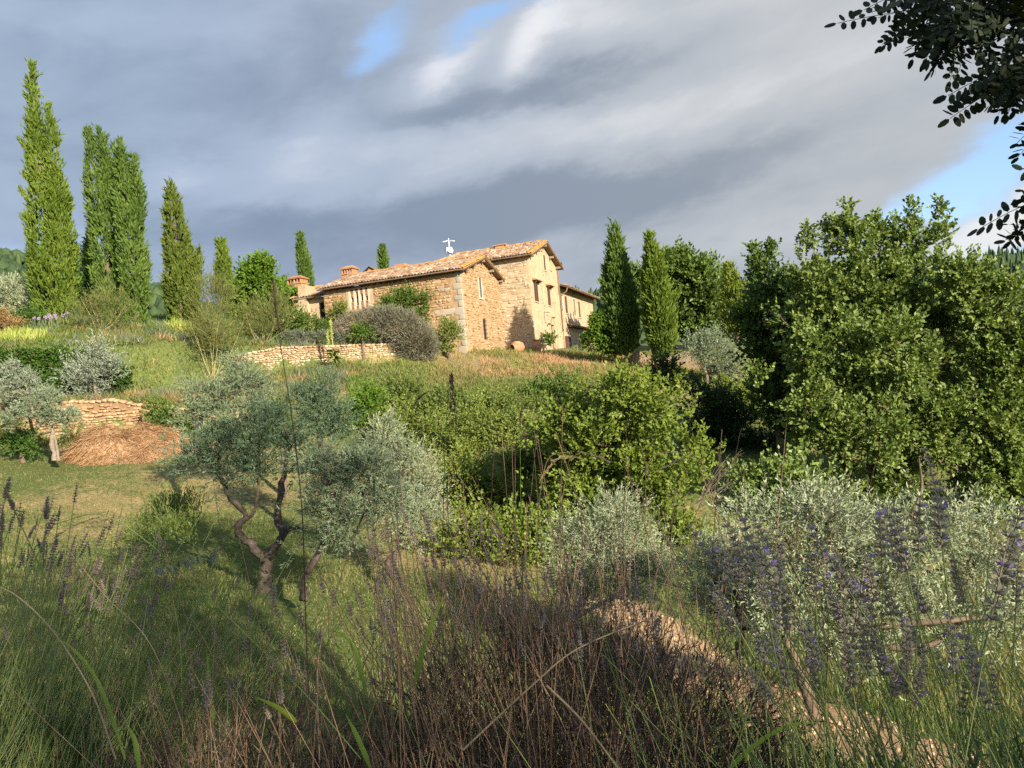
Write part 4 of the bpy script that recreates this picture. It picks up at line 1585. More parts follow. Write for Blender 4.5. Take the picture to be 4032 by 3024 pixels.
def broadleaf(name, label, cat, blobs, d, mat, leaf, n, base=None, trunk_r=.12, bark='bark_brown', seed=1, per=9, shoot=.4, ang=.9,
              shell=.55, up=.35, group=None, limbs=None, kc=11, rcm=.85, core=0, spires=(), squash=.85, twigs=True, upn=.3, crown='crown', low=-1.0, curve=(0, 0, .12), sag=None, outw=1.0):
    """a tree or shrub: trunk and limbs under a crown of leafy shoots"""
    rng = np.random.default_rng(seed)
    B = to_blobs(blobs, d, squash, shoot * .62)
    C = np.array([b[0] for b in B])
    if base is None:
        lo = C[np.argmin(C[:, 2])]
        b0 = np.array((C[:, 0].mean(), C[:, 1].mean(), 0))
        b0[2] = float(H(b0[0], b0[1]))
    else:
        b0 = np.array(base, float)
    t = thing(name, label, cat, b0, group)
    n = int(n * .76)
    leaf = (leaf[0] * 1.08, leaf[1] * 1.08)
    c_, u_ = blob_points(rng, B, max(6, n // kc), shell, low)
    p, u = np.repeat(c_, kc, 0), np.repeat(u_, kc, 0)
    off = rng.normal(0, 1, p.shape) * np.array((1, 1, .75))
    rc = shoot * rcm * np.repeat(rng.uniform(.6, 1.35, len(c_)), kc)[:, None]
    p = p + off * rc * .5
    dirs = u * outw * .7 + off * .45 + np.array((0, 0, up)) + rng.normal(0, .3, p.shape)
    sl = shoot * rng.uniform(.45, 1.15, len(p)) * np.where(rng.random(len(p)) < .1, 1.7, 1.0)
    parts = [shoots(rng, p, dirs, sl, per, leaf[0], leaf[1], ang, curve=curve, upn=upn)]
    if core:      # shaded inner leaves on the old wood
        q, v = blob_points(rng, B, core, .15)
        q = C[rng.integers(0, len(C), len(q))] * .25 + q * .75
        parts.append(shoots(rng, q, rng.normal(0, 1, q.shape), shoot, 6, leaf[0] * 1.35, leaf[1] * 1.35, ang))
    for (x, y0, y1, k) in spires:
        s0, s1 = Q(x, y0, d), Q(x, y1, d)
        f = rng.random((k, 1)) ** .8
        q = s0 + (s1 - s0) * f + rng.normal(0, .16, (k, 3)) * (1.25 - f)
        parts.append(shoots(rng, q, rng.normal(0, .6, (k, 3)) + np.array((0, 0, .8)), shoot * .8, per, leaf[0], leaf[1], ang, upn=upn))
    V, F = join(parts)
    o = link(crown, np_mesh(crown, V - b0, F, [M[mat]]), t)
    # wood
    wp = []
    if limbs is not None:
        for pts, rads in limbs:
            limb(wp, pts, rads, rng, 7, 0.0)
        att = np.concatenate([smooth_path(pts, 4)[2:] for pts, _ in limbs])
    else:
        cen = C.mean(0)
        top = np.array((cen[0] + rng.normal(0, .1), cen[1], cen[2] + .3 * (C[:, 2].max() - cen[2])))
        mid = (b0 + top) / 2 + rng.normal(0, .05, 3) * np.linalg.norm(top - b0) * .4
        limb(wp, [b0 - np.array((0, 0, .15)), mid, top], [trunk_r, trunk_r * .75, trunk_r * .35], rng, 7)
        att = smooth_path([b0, mid, top], 6)[2:]
    if twigs:
        order = np.argsort(-np.array([b[1][0] for b in B]))
        for k in order[:14]:
            c = C[k]
            j = np.argmin(np.linalg.norm(att - c, axis=1) + np.maximum(att[:, 2] - c[2], 0) * 1.5)
            a = att[j]
            L = np.linalg.norm(c - a)
            if L < .1:
                continue
            m = (a + c) / 2 + rng.normal(0, .08, 3) * L
            r0 = min(trunk_r * .5, .02 + .02 * L)
            limb(wp, [a, m, c], [r0, r0 * .7, r0 * .4], rng, 5)
            for _ in range(5):
                e = c + rand_unit(rng, 1)[0] * B[k][1] * .85
                limb(wp, [c, (c + e) / 2 + rng.normal(0, .05, 3) * L, e], [r0 * .4, r0 * .25, r0 * .1], rng, 4)
    if wp:
        V, F = join(wp)
        link('trunk' if cat == 'tree' else 'stem', np_mesh('trunk', V - b0, F, [M[bark]], smooth=True), t)
    return t


def cypress(label, cols, d, mat, n, seed, group='cypress trees', base=None, leaf=(.32, .085), name='cypress_tree', trunk=True, shoot=.5, stray=0):
    """columns of (x, y, halfwidth) from foot to tip"""
    rng = np.random.default_rng(seed)
    c0 = cols[0]
    b0 = Q(c0[0][0], c0[0][1] + (6 if trunk else 0), d)
    if base is not None:
        b0 = np.array(base)
    t = thing(name, label, 'tree', b0, group)
    parts = []
    tot = sum(abs(c[0][1] - c[-1][1]) * max(q[2] for q in c) for c in cols)
    for c in cols:
        k = int(n * .76 * abs(c[0][1] - c[-1][1]) * max(q[2] for q in c) / tot)
        pts = np.array([Q(q[0], q[1], d) for q in c])
        rad = np.array([max(q[2] - 7, q[2] * .45) / 1591.0 * d for q in c])
        s = np.concatenate([[0], np.cumsum(np.linalg.norm(np.diff(pts, axis=0), axis=1))])
        s /= s[-1]
        g = np.linspace(0, 1, 200)
        w = np.interp(g, s, rad) + .05
        f = rng.choice(g, k, p=w / w.sum()) + rng.uniform(-.003, .003, k)
        ax = np.stack([np.interp(f, s, pts[:, i]) for i in range(3)], 1)
        R = np.interp(f, s, rad)
        a = rng.uniform(0, 2 * math.pi, k)
        # vertical ribs of foliage, uneven outline
        lump = 1 + .10 * np.sin(a * 5 + f * 9) + .10 * np.sin(a * 3 - f * 23 + seed) + .07 * np.sin(f * 60 + a * 2)
        rr = R * lump * (1 - .55 * rng.random(k) ** 2.2)
        # plumes: shoots gather into upright tufts with dark gaps between
        kp = max(8, k // 26)
        pf, pa = rng.choice(g, kp, p=w / w.sum()), rng.uniform(0, 2 * math.pi, kp)
        pk = rng.integers(0, kp, k)
        H_ = abs(c[0][1] - c[-1][1]) / 1591.0 * d
        mixp = rng.random(k) < .8
        f = np.where(mixp, np.clip(pf[pk] + (rng.random(k) ** 1.4 - .3) * 1.5 / H_, 0, 1), f)
        R = np.interp(f, s, rad)
        ax = np.stack([np.interp(f, s, pts[:, i]) for i in range(3)], 1)
        a = np.where(mixp, pa[pk] + rng.normal(0, .13, k) / np.maximum(R, .25), a)
        prad = (.82 + .30 * rng.random(kp))[pk]
        rr = np.where(mixp, R * prad * (1 - .25 * rng.random(k)), np.minimum(rr, R * .68))
        o = np.stack([np.cos(a), np.sin(a), np.zeros(k)], 1)
        p = ax + o * rr[:, None]
        dirs = np.array((0, 0, 1.0)) * rng.uniform(.8, 1.5, (k, 1)) + o * rng.uniform(.1, .65, (k, 1)) + rng.normal(0, .18, (k, 3))
        parts.append(shoots(rng, p, dirs, shoot * rng.uniform(.5, 1.2, k), 6, leaf[0], leaf[1], .42, spread=.2))
        m = stray
        for _ in range(m):
            f0 = rng.uniform(.15, .8)
            ax0 = np.array([np.interp(f0, s, pts[:, i]) for i in range(3)])
            a0 = rng.choice((math.pi, 0)) + rng.normal(0, .5)
            o0 = np.array((math.cos(a0), math.sin(a0), 0))
            q0 = ax0 + o0 * np.interp(f0, s, rad) * .9
            q = q0 + (o0 * .5 + np.array((0, 0, .9))) * rng.uniform(0, .9, (40, 1)) + rng.normal(0, .06, (40, 3))
            parts.append(shoots(rng, q, np.tile(o0 * .4 + np.array((0, 0, 1)), (40, 1)), .25, 5, leaf[0] * .8, leaf[1], .4))
    V, F = join(parts)
    link('crown', np_mesh('crown', V - b0, F, [M[mat]]), t)
    wp = []
    pts = [Q(q[0], q[1], d) for q in cols[0]]
    limb(wp, [b0 - np.array((0, 0, .3))] + pts[:-1], [.16, .12, .03], rng, 7)
    V, F = join(wp)
    link('trunk', np_mesh('trunk', V - b0, F, [M['bark_brown']], smooth=True), t)
    return t


cypress('tallest cypress with two tips, furthest to the left of the garden', [[(120, 700, 34), (110, 600, 46), (99, 450, 41), (82, 330, 23), (73, 230, 15), (67, 150, 3)], [(134, 690, 26), (131, 560, 36), (123, 420, 27), (113, 310, 17), (99, 238, 3)]], 48, 'cypress', 6200, 1, stray=5)
cypress('many-tipped cypress with ragged crown, left one of the touching pair', [[(240, 700, 20), (233, 600, 36), (222, 470, 32), (210, 380, 26), (196, 318, 12), (188, 292, 4)], [(238, 470, 22), (228, 350, 13), (216, 285, 3)], [(250, 450, 14), (246, 370, 9), (243, 325, 3)]], 50.5, 'cypress_dark', 4600, 2)
cypress('dense dark cypress with pointed tip, right one of the touching pair', [[(293, 706, 28), (289, 600, 34), (281, 480, 30), (269, 400, 20), (262, 318, 3)], [(303, 480, 16), (297, 400, 9), (291, 350, 2)]], 49.5, 'cypress_dark', 4400, 3)
cypress('olive green cypress standing alone with a small side shoot at right', [[(390, 692, 28), (389, 600, 36), (381, 520, 29), (374, 450, 18), (369, 408, 3)], [(412, 690, 20), (418, 630, 16), (426, 570, 8), (429, 550, 2)]], 50, 'cypress_olive', 4200, 4)
cypress('short blunt cypress behind the feathery broom bushes', [[(486, 640, 20), (483, 570, 19), (479, 545, 14), (477, 530, 6)]], 60, 'cypress', 1300, 5)
cypress('slim cypress rising behind the tall brick chimney', [[(662, 625, 21), (657, 575, 17), (652, 530, 12), (650, 512, 5)]], 76, 'cypress_dark', 1400, 6, leaf=(.36, .09))
cypress('cypress top showing above the roof ridge of the low wing', [[(830, 620, 15), (829, 570, 14), (827, 550, 13), (826, 541, 8)]], 82, 'cypress_dark', 1000, 7, leaf=(.38, .1))
cypress('pale small cypress half hidden behind the touching pair', [[(196, 640, 16), (192, 560, 15), (195, 505, 3)]], 60, 'cypress', 1100, 8)
cypress('tall cypress beside the right end of the farmhouse', [[(1352, 768, 28), (1347, 690, 42), (1336, 600, 33), (1329, 540, 21), (1325, 487, 3)]], 49, 'cypress_dark', 4200, 9, stray=2)
cypress('spindle shaped cypress standing clear on a bare short trunk', [[(1428, 776, 16), (1430, 745, 33), (1424, 670, 38), (1414, 600, 27), (1409, 560, 17), (1404, 520, 3)]], 46.5, 'cypress', 4000, 10, stray=2)
cypress('yellow green conifer between the walnut and the oaks', [[(1594, 730, 36), (1588, 660, 29), (1580, 610, 18), (1576, 584, 4)]], 54, 'conifer_yellow', 2200, 12, group=None, name='conifer_tree', shoot=.6)

GL = 'garden shrubs'
# trees round the house
broadleaf('round_tree', 'bright green round tree left of the brick chimney', 'tree', [(550, 610, 42), (520, 645, 34), (592, 650, 40), (562, 580, 27), (618, 650, 22), (535, 670, 35)], 57, 'green_bright', (.26, .15), 2600, seed=21, shoot=.6)
broadleaf('walnut_tree', 'big dark round tree behind the two right-hand cypresses', 'tree', [(1470, 600, 62), (1520, 625, 66), (1432, 585, 42), (1562, 650, 45), (1505, 690, 62), (1450, 690, 52), (1490, 570, 30), (1390, 600, 30)], 62, 'walnut', (.34, .20), 4200, seed=22, core=600, kc=24, rcm=.75, shoot=.8, base=Q(1490, 770, 62), trunk_r=.3)
broadleaf('olive_tree', 'pale round olive at the far left edge below the hills', 'tree', [(20, 640, 42), (66, 665, 34), (-20, 650, 40), (40, 690, 25)], 53, 'olive_pale', (.22, .06), 1800, seed=23, shoot=.6, bark='bark_pale')
broadleaf('shrub', 'dark evergreen shrub in front of the pale olive', 'shrub', [(55, 690, 20), (75, 695, 18)], 46.5, 'ivy', (.13, .07), 500, seed=24, group=GL)
broadleaf('shrub', 'dark green shrub between the tallest cypress and the pair', 'shrub', [(180, 615, 22), (175, 645, 26), (196, 655, 22)], 54, 'ivy', (.2, .12), 800, seed=25, group=GL)
broadleaf('shrub', 'rusty dry shrub at the left edge of the garden', 'shrub', [(12, 695, 18), (-10, 690, 20), (24, 705, 11)], 44, 'dry_bush', (.16, .04), 420, seed=26, group=GL)
# feathery brooms
for i, (bl, dd, lab, mt, n) in enumerate([
        ([(455, 625, 30), (474, 640, 32), (440, 655, 25), (490, 670, 22)], 47, 'feathery yellowish broom with bare pale stems by the lone cypress', 'broom', 900),
        ([(196, 672, 28), (236, 662, 32), (262, 680, 22), (180, 690, 20)], 45.5, 'thin brownish broom in front of the pair of cypresses', 'broom', 800),
        ([(560, 690, 42), (604, 692, 36), (525, 708, 36), (600, 660, 24)], 48.5, 'wide olive green broom below the bright round tree', 'broom', 1300),
        ([(450, 712, 32), (482, 726, 26), (420, 722, 20)], 44.5, 'upright broom on the bank above the lower terrace', 'broom', 850)]):
    rng = np.random.default_rng(60 + i)
    lb = []
    C = [Q(b[0], b[1], dd) for b in bl]
    foot = Q(np.mean([b[0] for b in bl]), max(b[1] + b[2] for b in bl) + 6, dd)
    foot[2] = min(foot[2], float(H(foot[0], foot[1])) + .05)
    for k in range(9):
        c = C[k % len(C)] + rng.normal(0, .5, 3)
        if k == 0:
            mx, my = np.mean([b[0] for b in bl]), np.mean([b[1] for b in bl])
            bl = bl + [(mx + 3, my + 26, 24), (mx - 14, my + 34, 18), (mx + 16, my + 34, 18)]
        lb.append(([foot + rng.normal(0, .12, 3) * (1, 1, 0), (foot + c) / 2 + rng.normal(0, .15, 3), c + np.array((0, 0, .3))], [.017, .013, .006]))
    broadleaf('broom_shrub', lab, 'shrub', bl, dd, mt, (.22, .022), n, base=foot, seed=30 + i, shoot=.7, per=9, ang=.3, shell=.25, up=1.1, limbs=lb, bark='twig_pale', group='broom shrubs in the garden', trunk_r=.03, twigs=False)
broadleaf('shrub', 'leafy green shrubs in front of the end block doorway', 'shrub', [(640, 690, 22), (665, 700, 20), (690, 690, 12), (612, 716, 20)], 51, 'green_mid', (.14, .08), 900, seed=41, group=GL)
broadleaf('shrub', 'low clipped green bush near the doorway', 'shrub', [(690, 712, 10), (700, 706, 10)], 53.2, 'ivy', (.08, .05), 260, seed=42, group=GL)
broadleaf('shrub', 'small round shrub left of the brick lattice window', 'shrub', [(733, 664, 13), (728, 676, 13)], 53.6, 'bramble', (.1, .06), 300, seed=43, group=GL)
broadleaf('silver_shrub', 'silvery young olive bush in front of the ivy wall', 'shrub', [(200, 795, 38), (218, 765, 26), (190, 832, 32), (232, 800, 26), (170, 805, 20)], 39.2, 'silver', (.13, .045), 1200, seed=44, shoot=.6, up=.8, bark='bark_pale')

# big lavender mound and row above the wall
rngm = np.random.default_rng(70)


def mound(name, label, cat, blobs, d, mat, n, seed, L=.45, leaf=(.16, .018), base=None, squash=.9, up=.5, per=6):
    rng = np.random.default_rng(seed)
    B = to_blobs(blobs, d, squash)
    C = np.array([b[0] for b in B])
    b0 = np.array((C[:, 0].mean(), C[:, 1].mean(), float(H(C[:, 0].mean(), C[:, 1].mean()))))
    t = thing(name, label, cat, b0)
    p, u = blob_points(rng, B, n, .8)
    parts = [shoots(rng, p - u * .15, u + np.array((0, 0, up)) + rng.normal(0, .22, p.shape), L * rng.uniform(.6, 1.1, len(p)), per, leaf[0], leaf[1], .22)]
    V, F = join(parts)
    link('crown', np_mesh('crown', V - b0, F, [M[mat]]), t)
    wp = []
    for b in B:
        for _ in range(4):
            e = b[0] + rand_unit(rng, 1)[0] * b[1] * .7
            limb(wp, [b0, (b0 + e) / 2 + rng.normal(0, .1, 3), e], [.025, .018, .006], rng, 4)
    V, F = join(wp)
    link('stem', np_mesh('stem', V - b0, F, [M['bark_brown']]), t)
    return t


mound('lavender_mound', 'large greyish mauve lavender mound spilling over the end of the stone wall', 'lavender', [(765, 700, 22), (800, 700, 30), (838, 702, 34), (872, 712, 38), (900, 735, 38), (915, 752, 28), (880, 748, 30), (742, 706, 16)], 49.3, 'rose_lav', 6500, 71, L=.5, leaf=(.2, .03))
mound('lavender_row', 'low grey green lavender row along the top of the stone wall', 'lavender', [(622 + i * 24, 729 - i * .4, 12 + 2 * math.sin(i * 2.1)) for i in range(9)], 49.0, 'lav_low', 2600, 72, L=.3, leaf=(.14, .022))
broadleaf('shrub', 'fresh green shrub tucked under the lavender mound', 'shrub', [(780, 716, 12), (765, 722, 9), (798, 722, 9)], 48.6, 'green_bright', (.09, .06), 320, seed=73, group=GL)
# climbers on the house wall
broadleaf('climbing_rose', 'climbing rose trained on the long wall of the low wing', 'climber', [(862, 652, 32), (838, 660, 22), (902, 655, 24), (915, 682, 18), (935, 640, 9), (880, 630, 12)], 51.6, 'green_mid', (.11, .065), 1100, seed=74, base=G(-9.0, 51.2), squash=.35, bark='bark_brown', trunk_r=.04)
broadleaf('shrub', 'loose green shrub at the foot of the low wing corner', 'shrub', [(968, 712, 20), (955, 728, 16), (982, 722, 12), (962, 744, 11)], 50.0, 'bramble', (.10, .06), 620, seed=75, group=GL)
broadleaf('shrub', 'rounded bright green shrub before the porch arch', 'shrub', [(1310, 722, 38), (1342, 735, 32), (1285, 715, 26), (1300, 692, 22), (1345, 700, 26), (1320, 750, 24), (1275, 738, 18)], 49.5, 'green_bright', (.15, .09), 2300, seed=76, group=GL, base=Q(1315, 768, 49.5))
broadleaf('potted_shrub', 'small fig bush beside the tower door', 'shrub', [(1188, 730, 9), (1182, 739, 7), (1192, 742, 7)], 59.5, 'green_mid', (.13, .09), 160, seed=77, base=hw(4.6, -.7, -.1), trunk_r=.02, twigs=False)
broadleaf('olive_tree', 'grey olive with leaning trunks on the slope below the spindle cypress', 'tree', [(1545, 768, 40), (1502, 756, 26), (1578, 790, 34), (1528, 740, 26), (1600, 800, 18)], 43.5, 'olive', (.15, .04), 1500, seed=78, shoot=.5,
          base=Q(1545, 842, 43.5), limbs=[([Q(1530, 842, 43.5), Q(1526, 810, 43.5), Q(1515, 775, 43.5)], [.12, .09, .04]), ([Q(1562, 838, 43.5), Q(1560, 810, 43.5), Q(1572, 785, 43.5)], [.1, .08, .04])], bark='bark_pale')

# oaks on the right
oakA = [(1880, 640, 105), (1770, 625, 76), (1985, 630, 100), (1845, 520, 46), (1900, 535, 50), (1975, 520, 42), (2030, 520, 42), (1730, 565, 48), (1785, 760, 100, -1), (1920, 780, 115, -1.5), (2060, 740, 95), (1750, 900, 84, -1.5), (1880, 930, 100, -2), (2020, 920, 95, -1.5),
        (1700, 1040, 52, -1), (1850, 1060, 62, -1), (1690, 690, 50), (1640, 820, 40, -1), (1960, 1040, 70, -1)]
tb = Q(1880, 1160, 25)
tb[2] = float(H(tb[0], tb[1]))
broadleaf('oak_tree', 'largest broad oak with ragged upright tips on the right', 'tree', oakA, 25, 'oak', (.128, .092), 8600, base=tb, seed=81, core=1500, kc=24, rcm=.75, shoot=.42, per=9, spires=[(1832, 540, 438, 60), (1972, 540, 438, 60), (2030, 540, 436, 60), (1890, 540, 470, 40), (1740, 560, 490, 50), (1790, 560, 480, 50), (1930, 540, 480, 40)], trunk_r=.2,
          limbs=[([tb, Q(1882, 960, 25), Q(1872, 730, 25), Q(1878, 600, 25)], [.22, .17, .11, .04]), ([tb, Q(1800, 960, 24.5), Q(1770, 740, 25)], [.14, .1, .05]), ([tb, Q(1970, 940, 24.5), Q(2000, 700, 25)], [.14, .1, .05])], group='oaks along the gully')
broadleaf('oak_tree', 'oak cut by the right edge of the picture', 'tree', [(2120, 670, 68), (2180, 770, 85), (2120, 880, 80), (2200, 930, 75), (2150, 1030, 76), (2215, 720, 60), (2090, 1080, 60), (2240, 830, 70), (2080, 610, 55), (2210, 1090, 60), (2160, 650, 50)], 23, 'oak', (.125, .09), 5200, seed=82, core=1000, kc=24, rcm=.75, shoot=.42, base=G(16.0, 23.5), group='oaks along the gully', trunk_r=.18)
broadleaf('oak_tree', 'darker oak with two thin tips at the left of the oak group', 'tree', [(1652, 610, 44), (1642, 690, 58), (1690, 790, 62), (1625, 770, 30), (1700, 680, 56), (1660, 860, 52), (1720, 900, 60)], 29, 'oak_dark', (.15, .10), 3600, seed=83, core=700, kc=24, rcm=.75, shoot=.5, spires=[(1628, 600, 538, 40), (1662, 590, 532, 50)], group='oaks along the gully', trunk_r=.16)
# gully shrubs
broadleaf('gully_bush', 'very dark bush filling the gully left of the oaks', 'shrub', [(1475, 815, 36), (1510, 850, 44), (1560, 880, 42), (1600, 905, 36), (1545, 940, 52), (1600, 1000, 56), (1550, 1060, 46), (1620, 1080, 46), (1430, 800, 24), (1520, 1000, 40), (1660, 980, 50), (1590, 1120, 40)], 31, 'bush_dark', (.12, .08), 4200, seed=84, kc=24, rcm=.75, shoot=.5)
broadleaf('gully_bush', 'sunlit light green bush below the bare track posts', 'shrub', [(1560, 850, 22), (1590, 870, 24), (1610, 845, 16), (1545, 870, 18), (1600, 900, 20)], 34, 'bush', (.12, .075), 800, seed=85, shoot=.4)
rh = np.random.default_rng(640)
hz_ = []
while len(hz_) < 46:
    hx_, hy_ = rh.uniform(1185, 1530), rh.uniform(830, 1165)
    lo_ = 840 + 90 * abs((hx_ - 1370) / 180) ** 1.5 + 22 * math.sin(hx_ * .05)
    if hy_ > lo_ and not (hx_ > 1490 and hy_ < 940):
        hz_.append((hx_, hy_, rh.uniform(16, 46), rh.uniform(-1.6, 1.6)))
broadleaf('hazel_bush', 'big irregular light green bush in the middle of the slope', 'shrub', hz_, 23.5, 'bush', (.118, .088), 7600, seed=86, core=250, kc=16, rcm=1.0, shoot=.5, shell=.4, base=Q(1350, 1200, 23.5), spires=[(1200, 1000, 935, 25), (1462, 890, 820, 26), (1335, 870, 795, 22), (1395, 860, 800, 20), (1515, 1000, 930, 18), (1255, 900, 835, 20)])
broadleaf('oak_sapling', 'low leafy oak branch lit at the foot of the big oak', 'shrub', [(1650, 1070, 34), (1700, 1040, 36), (1740, 1070, 36), (1620, 1050, 20), (1690, 1090, 28)], 17, 'oak', (.105, .075), 1200, seed=87, shoot=.4)
# dead twigs in the gully
t = thing('dead_branches', 'bare dead twigs fanning out in the dark gully', 'branches', Q(1540, 1080, 22))
rng = np.random.default_rng(88)
wp = []
o0 = Q(1510, 1090, 22)
for k in range(15):
    e = Q(1575 + rng.normal(10, 22), 1010 + rng.normal(0, 22), 22 + rng.normal(0, .5))
    m = (o0 + e) / 2 + rng.normal(0, .12, 3)
    limb(wp, [o0 + rng.normal(0, .15, 3), m, e], [.008, .006, .003], rng, 4)
    for _ in range(2):
        limb(wp, [m, (m + e) / 2 + rng.normal(0, .1, 3), e + rng.normal(0, .25, 3)], [.004, .003, .0015], rng, 3)
V, F = join(wp)
link('twigs', np_mesh('twigs', V - np.array(t.location), F, [M['bark_pale']]), t)

# brambles on the bank
BR = 'bramble thickets on the bank'
for i, (lab, mt, bl, d, n) in enumerate([
        ('bramble thicket at the top of the bank under the dry grass', 'bramble_dark', [(880, 868, 40), (950, 860, 34), (1010, 872, 38), (1080, 878, 38), (1150, 880, 34), (830, 850, 26), (790, 848, 24)], 38.5, 2600),
        ('bright green bramble clump beside the olive tops', 'green_bright', [(770, 870, 28), (800, 900, 26), (760, 905, 20)], 36, 700),
        ('wide mat of brambles across the middle of the bank', 'bramble', [(860, 915, 40), (940, 930, 50), (1030, 925, 48), (1110, 925, 44), (1000, 970, 46), (1090, 975, 44), (910, 975, 38)], 34, 3000),
        ('yellowing brambles low on the bank by the grey olives', 'bramble_gold', [(1010, 1040, 46), (1080, 1060, 46), (1030, 1105, 46), (1090, 1130, 42), (1000, 1150, 40), (1140, 1100, 36), (1060, 1170, 34)], 27, 2600),
        ('dark hollow of brambles between mat and big bush', 'bramble_dark', [(1120, 1010, 36), (1160, 1050, 34), (1180, 960, 34), (1190, 1010, 34), (1150, 1000, 30)], 29.5, 1700),
        ('bright yellow green tangle low behind the grey olives', 'bush', [(1000, 1130, 36), (1050, 1165, 38), (1100, 1190, 38), (1150, 1195, 34), (980, 1190, 30), (1120, 1140, 34), (1060, 1215, 30), (1180, 1150, 30)], 21, 1500),
        ('leafy sunny thicket just below the crest', 'green_mid', [(1180, 848, 22), (1215, 842, 20), (1160, 858, 16), (1240, 850, 16)], 40.5, 700)]):
    rb_ = np.random.default_rng(500 + i)
    bl = [(x + rb_.normal(0, 5), y + rb_.normal(0, 8), q * rb_.uniform(.75, 1.15)) for x, y, q in bl] + [(bl[j % len(bl)][0] + rb_.normal(0, 26), bl[j % len(bl)][1] + rb_.uniform(-26, 12), rb_.uniform(9, 22)) for j in range(10)]
    broadleaf('bramble_thicket', lab, 'brambles', bl, d, mt, (.11, .075), n, seed=90 + i, shoot=.5, per=8, up=.5, shell=.5, squash=1.3, group=BR, trunk_r=.02, twigs=False)
broadleaf('yellow_shrub', 'yellowing shrub showing between the olives', 'shrub', [(604, 885, 16), (610, 905, 14), (598, 935, 14), (612, 950, 10)], 28, 'bramble_gold', (.11, .06), 420, seed=97, shoot=.3)

# ------------------------------------------------------------------ olives
OG = 'olive trees on the meadow'


def ol(pts, d):
    return [Q(p[0], p[1], d + (p[2] if len(p) > 2 else 0)) for p in pts]


def olive(label, bl, d, mat, n, base, limbs, seed, shoot=.34, leaf=(.078, .0185), per=13, bark='bark_olive', up=.75, crown_shell=.35):
    b = Q(base[0], base[1], d)
    b[2] = min(b[2], float(H(b[0], b[1])) + .1)
    return broadleaf('olive_tree', label, 'tree', bl, d, mat, leaf, n, base=b, seed=seed, shoot=shoot, per=per, ang=.75, shell=crown_shell, up=up, limbs=[(ol(p, d), r) for p, r in limbs], bark=bark, group=OG, trunk_r=.1, curve=(0, 0, -.05))


olive('shaded olive with a forked bare trunk on the meadow', [(530, 1000, 46), (430, 1000, 40), (400, 985, 26), (480, 965, 50), (560, 945, 52), (620, 965, 46), (520, 915, 40), (650, 1010, 36), (560, 1020, 40), (470, 1030, 28), (600, 905, 36)], 16, 'olive_shade', 2300, (572, 1275),
      [([(572, 1285), (571, 1240), (572, 1207)], [.19, .13, .125]), ([(572, 1212), (545, 1178), (522, 1160), (514, 1135), (530, 1112), (500, 1078), (482, 1040), (470, 1000)], [.11, .09, .085, .075, .06, .055, .05, .03]),
       ([(572, 1212), (596, 1178), (612, 1150), (600, 1120), (606, 1060), (618, 1000), (630, 960)], [.115, .09, .085, .08, .07, .05, .03]), ([(614, 1150), (640, 1138), (655, 1150)], [.05, .035, .02]), ([(522, 1125), (545, 1110), (556, 1075), (560, 1010)], [.045, .04, .03, .02])], 101)
olive('tall dusty olive behind the forked one, on the left', [(480, 860, 46), (530, 815, 42), (425, 835, 34), (552, 872, 38), (410, 900, 34), (505, 790, 28), (450, 900, 34), (560, 830, 28)], 25, 'olive', 1900, (428, 985), [([(428, 985), (426, 945), (436, 900), (470, 860)], [.13, .11, .08, .04]), ([(426, 945), (418, 905), (415, 870)], [.07, .05, .03])], 102, leaf=(.085, .022))
olive('dark olive crown behind the forked one, on the right', [(690, 880, 44), (722, 930, 40), (655, 860, 36), (702, 832, 30), (740, 900, 28), (660, 920, 30)], 21, 'olive_shade', 1700, (700, 1060), [([(700, 1060), (696, 1000), (690, 930), (690, 880)], [.12, .1, .07, .04])], 103, leaf=(.078, .02))
olive('grey olive with a thin leaning trunk right of the forked one', [(740, 1060, 54), (705, 1015, 34), (790, 1015, 46), (760, 1120, 46), (832, 1075, 46), (690, 1105, 32), (650, 1175, 22), (720, 1160, 26)], 14.5, 'olive', 2300, (655, 1292), [([(655, 1298), (654, 1255), (668, 1228), (688, 1195), (704, 1150), (730, 1080)], [.10, .075, .07, .065, .055, .03]), ([(700, 1160), (740, 1120), (790, 1060)], [.045, .035, .02])], 104)
olive('silver olive with bright upright shoots before the brambles', [(832, 955, 34), (880, 1005, 46), (912, 1055, 42), (862, 1095, 46), (918, 1115, 40), (828, 925, 20), (895, 1150, 34), (830, 1010, 30)], 17.5, 'olive_pale', 2100, (845, 1240), [([(850, 1245), (838, 1215), (862, 1185), (870, 1120), (872, 1040)], [.10, .08, .07, .05, .03])], 105, leaf=(.07, .0175))
olive('bright silvery olive below the big rounded bush', [(1332, 1115, 48), (1292, 1160, 52), (1372, 1168, 54), (1232, 1172, 44), (1302, 1230, 60), (1402, 1232, 46), (1222, 1240, 38), (1350, 1290, 46), (1440, 1245, 30), (1262, 1290, 30)], 13.5, 'olive_pale', 3000, (1240, 1440),
      [([(1240, 1445), (1236, 1390), (1250, 1330), (1290, 1230), (1330, 1130)], [.09, .075, .06, .045, .02]), ([(1238, 1380), (1226, 1300), (1226, 1180)], [.05, .04, .02]), ([(1250, 1330), (1340, 1280), (1390, 1210)], [.045, .035, .02])], 106, bark='bark_pale', leaf=(.062, .016))
olive('low silver olive at the left of the right-hand pair', [(1560, 1195, 34), (1525, 1215, 28), (1610, 1235, 44), (1575, 1285, 44), (1650, 1280, 36), (1530, 1260, 30), (1640, 1190, 36), (1600, 1340, 40), (1540, 1320, 30), (1680, 1340, 34)], 11.5, 'olive_pale', 2600, (1600, 1420), [([(1600, 1425), (1596, 1360), (1590, 1290), (1580, 1220)], [.07, .06, .045, .02])], 107, leaf=(.058, .015))
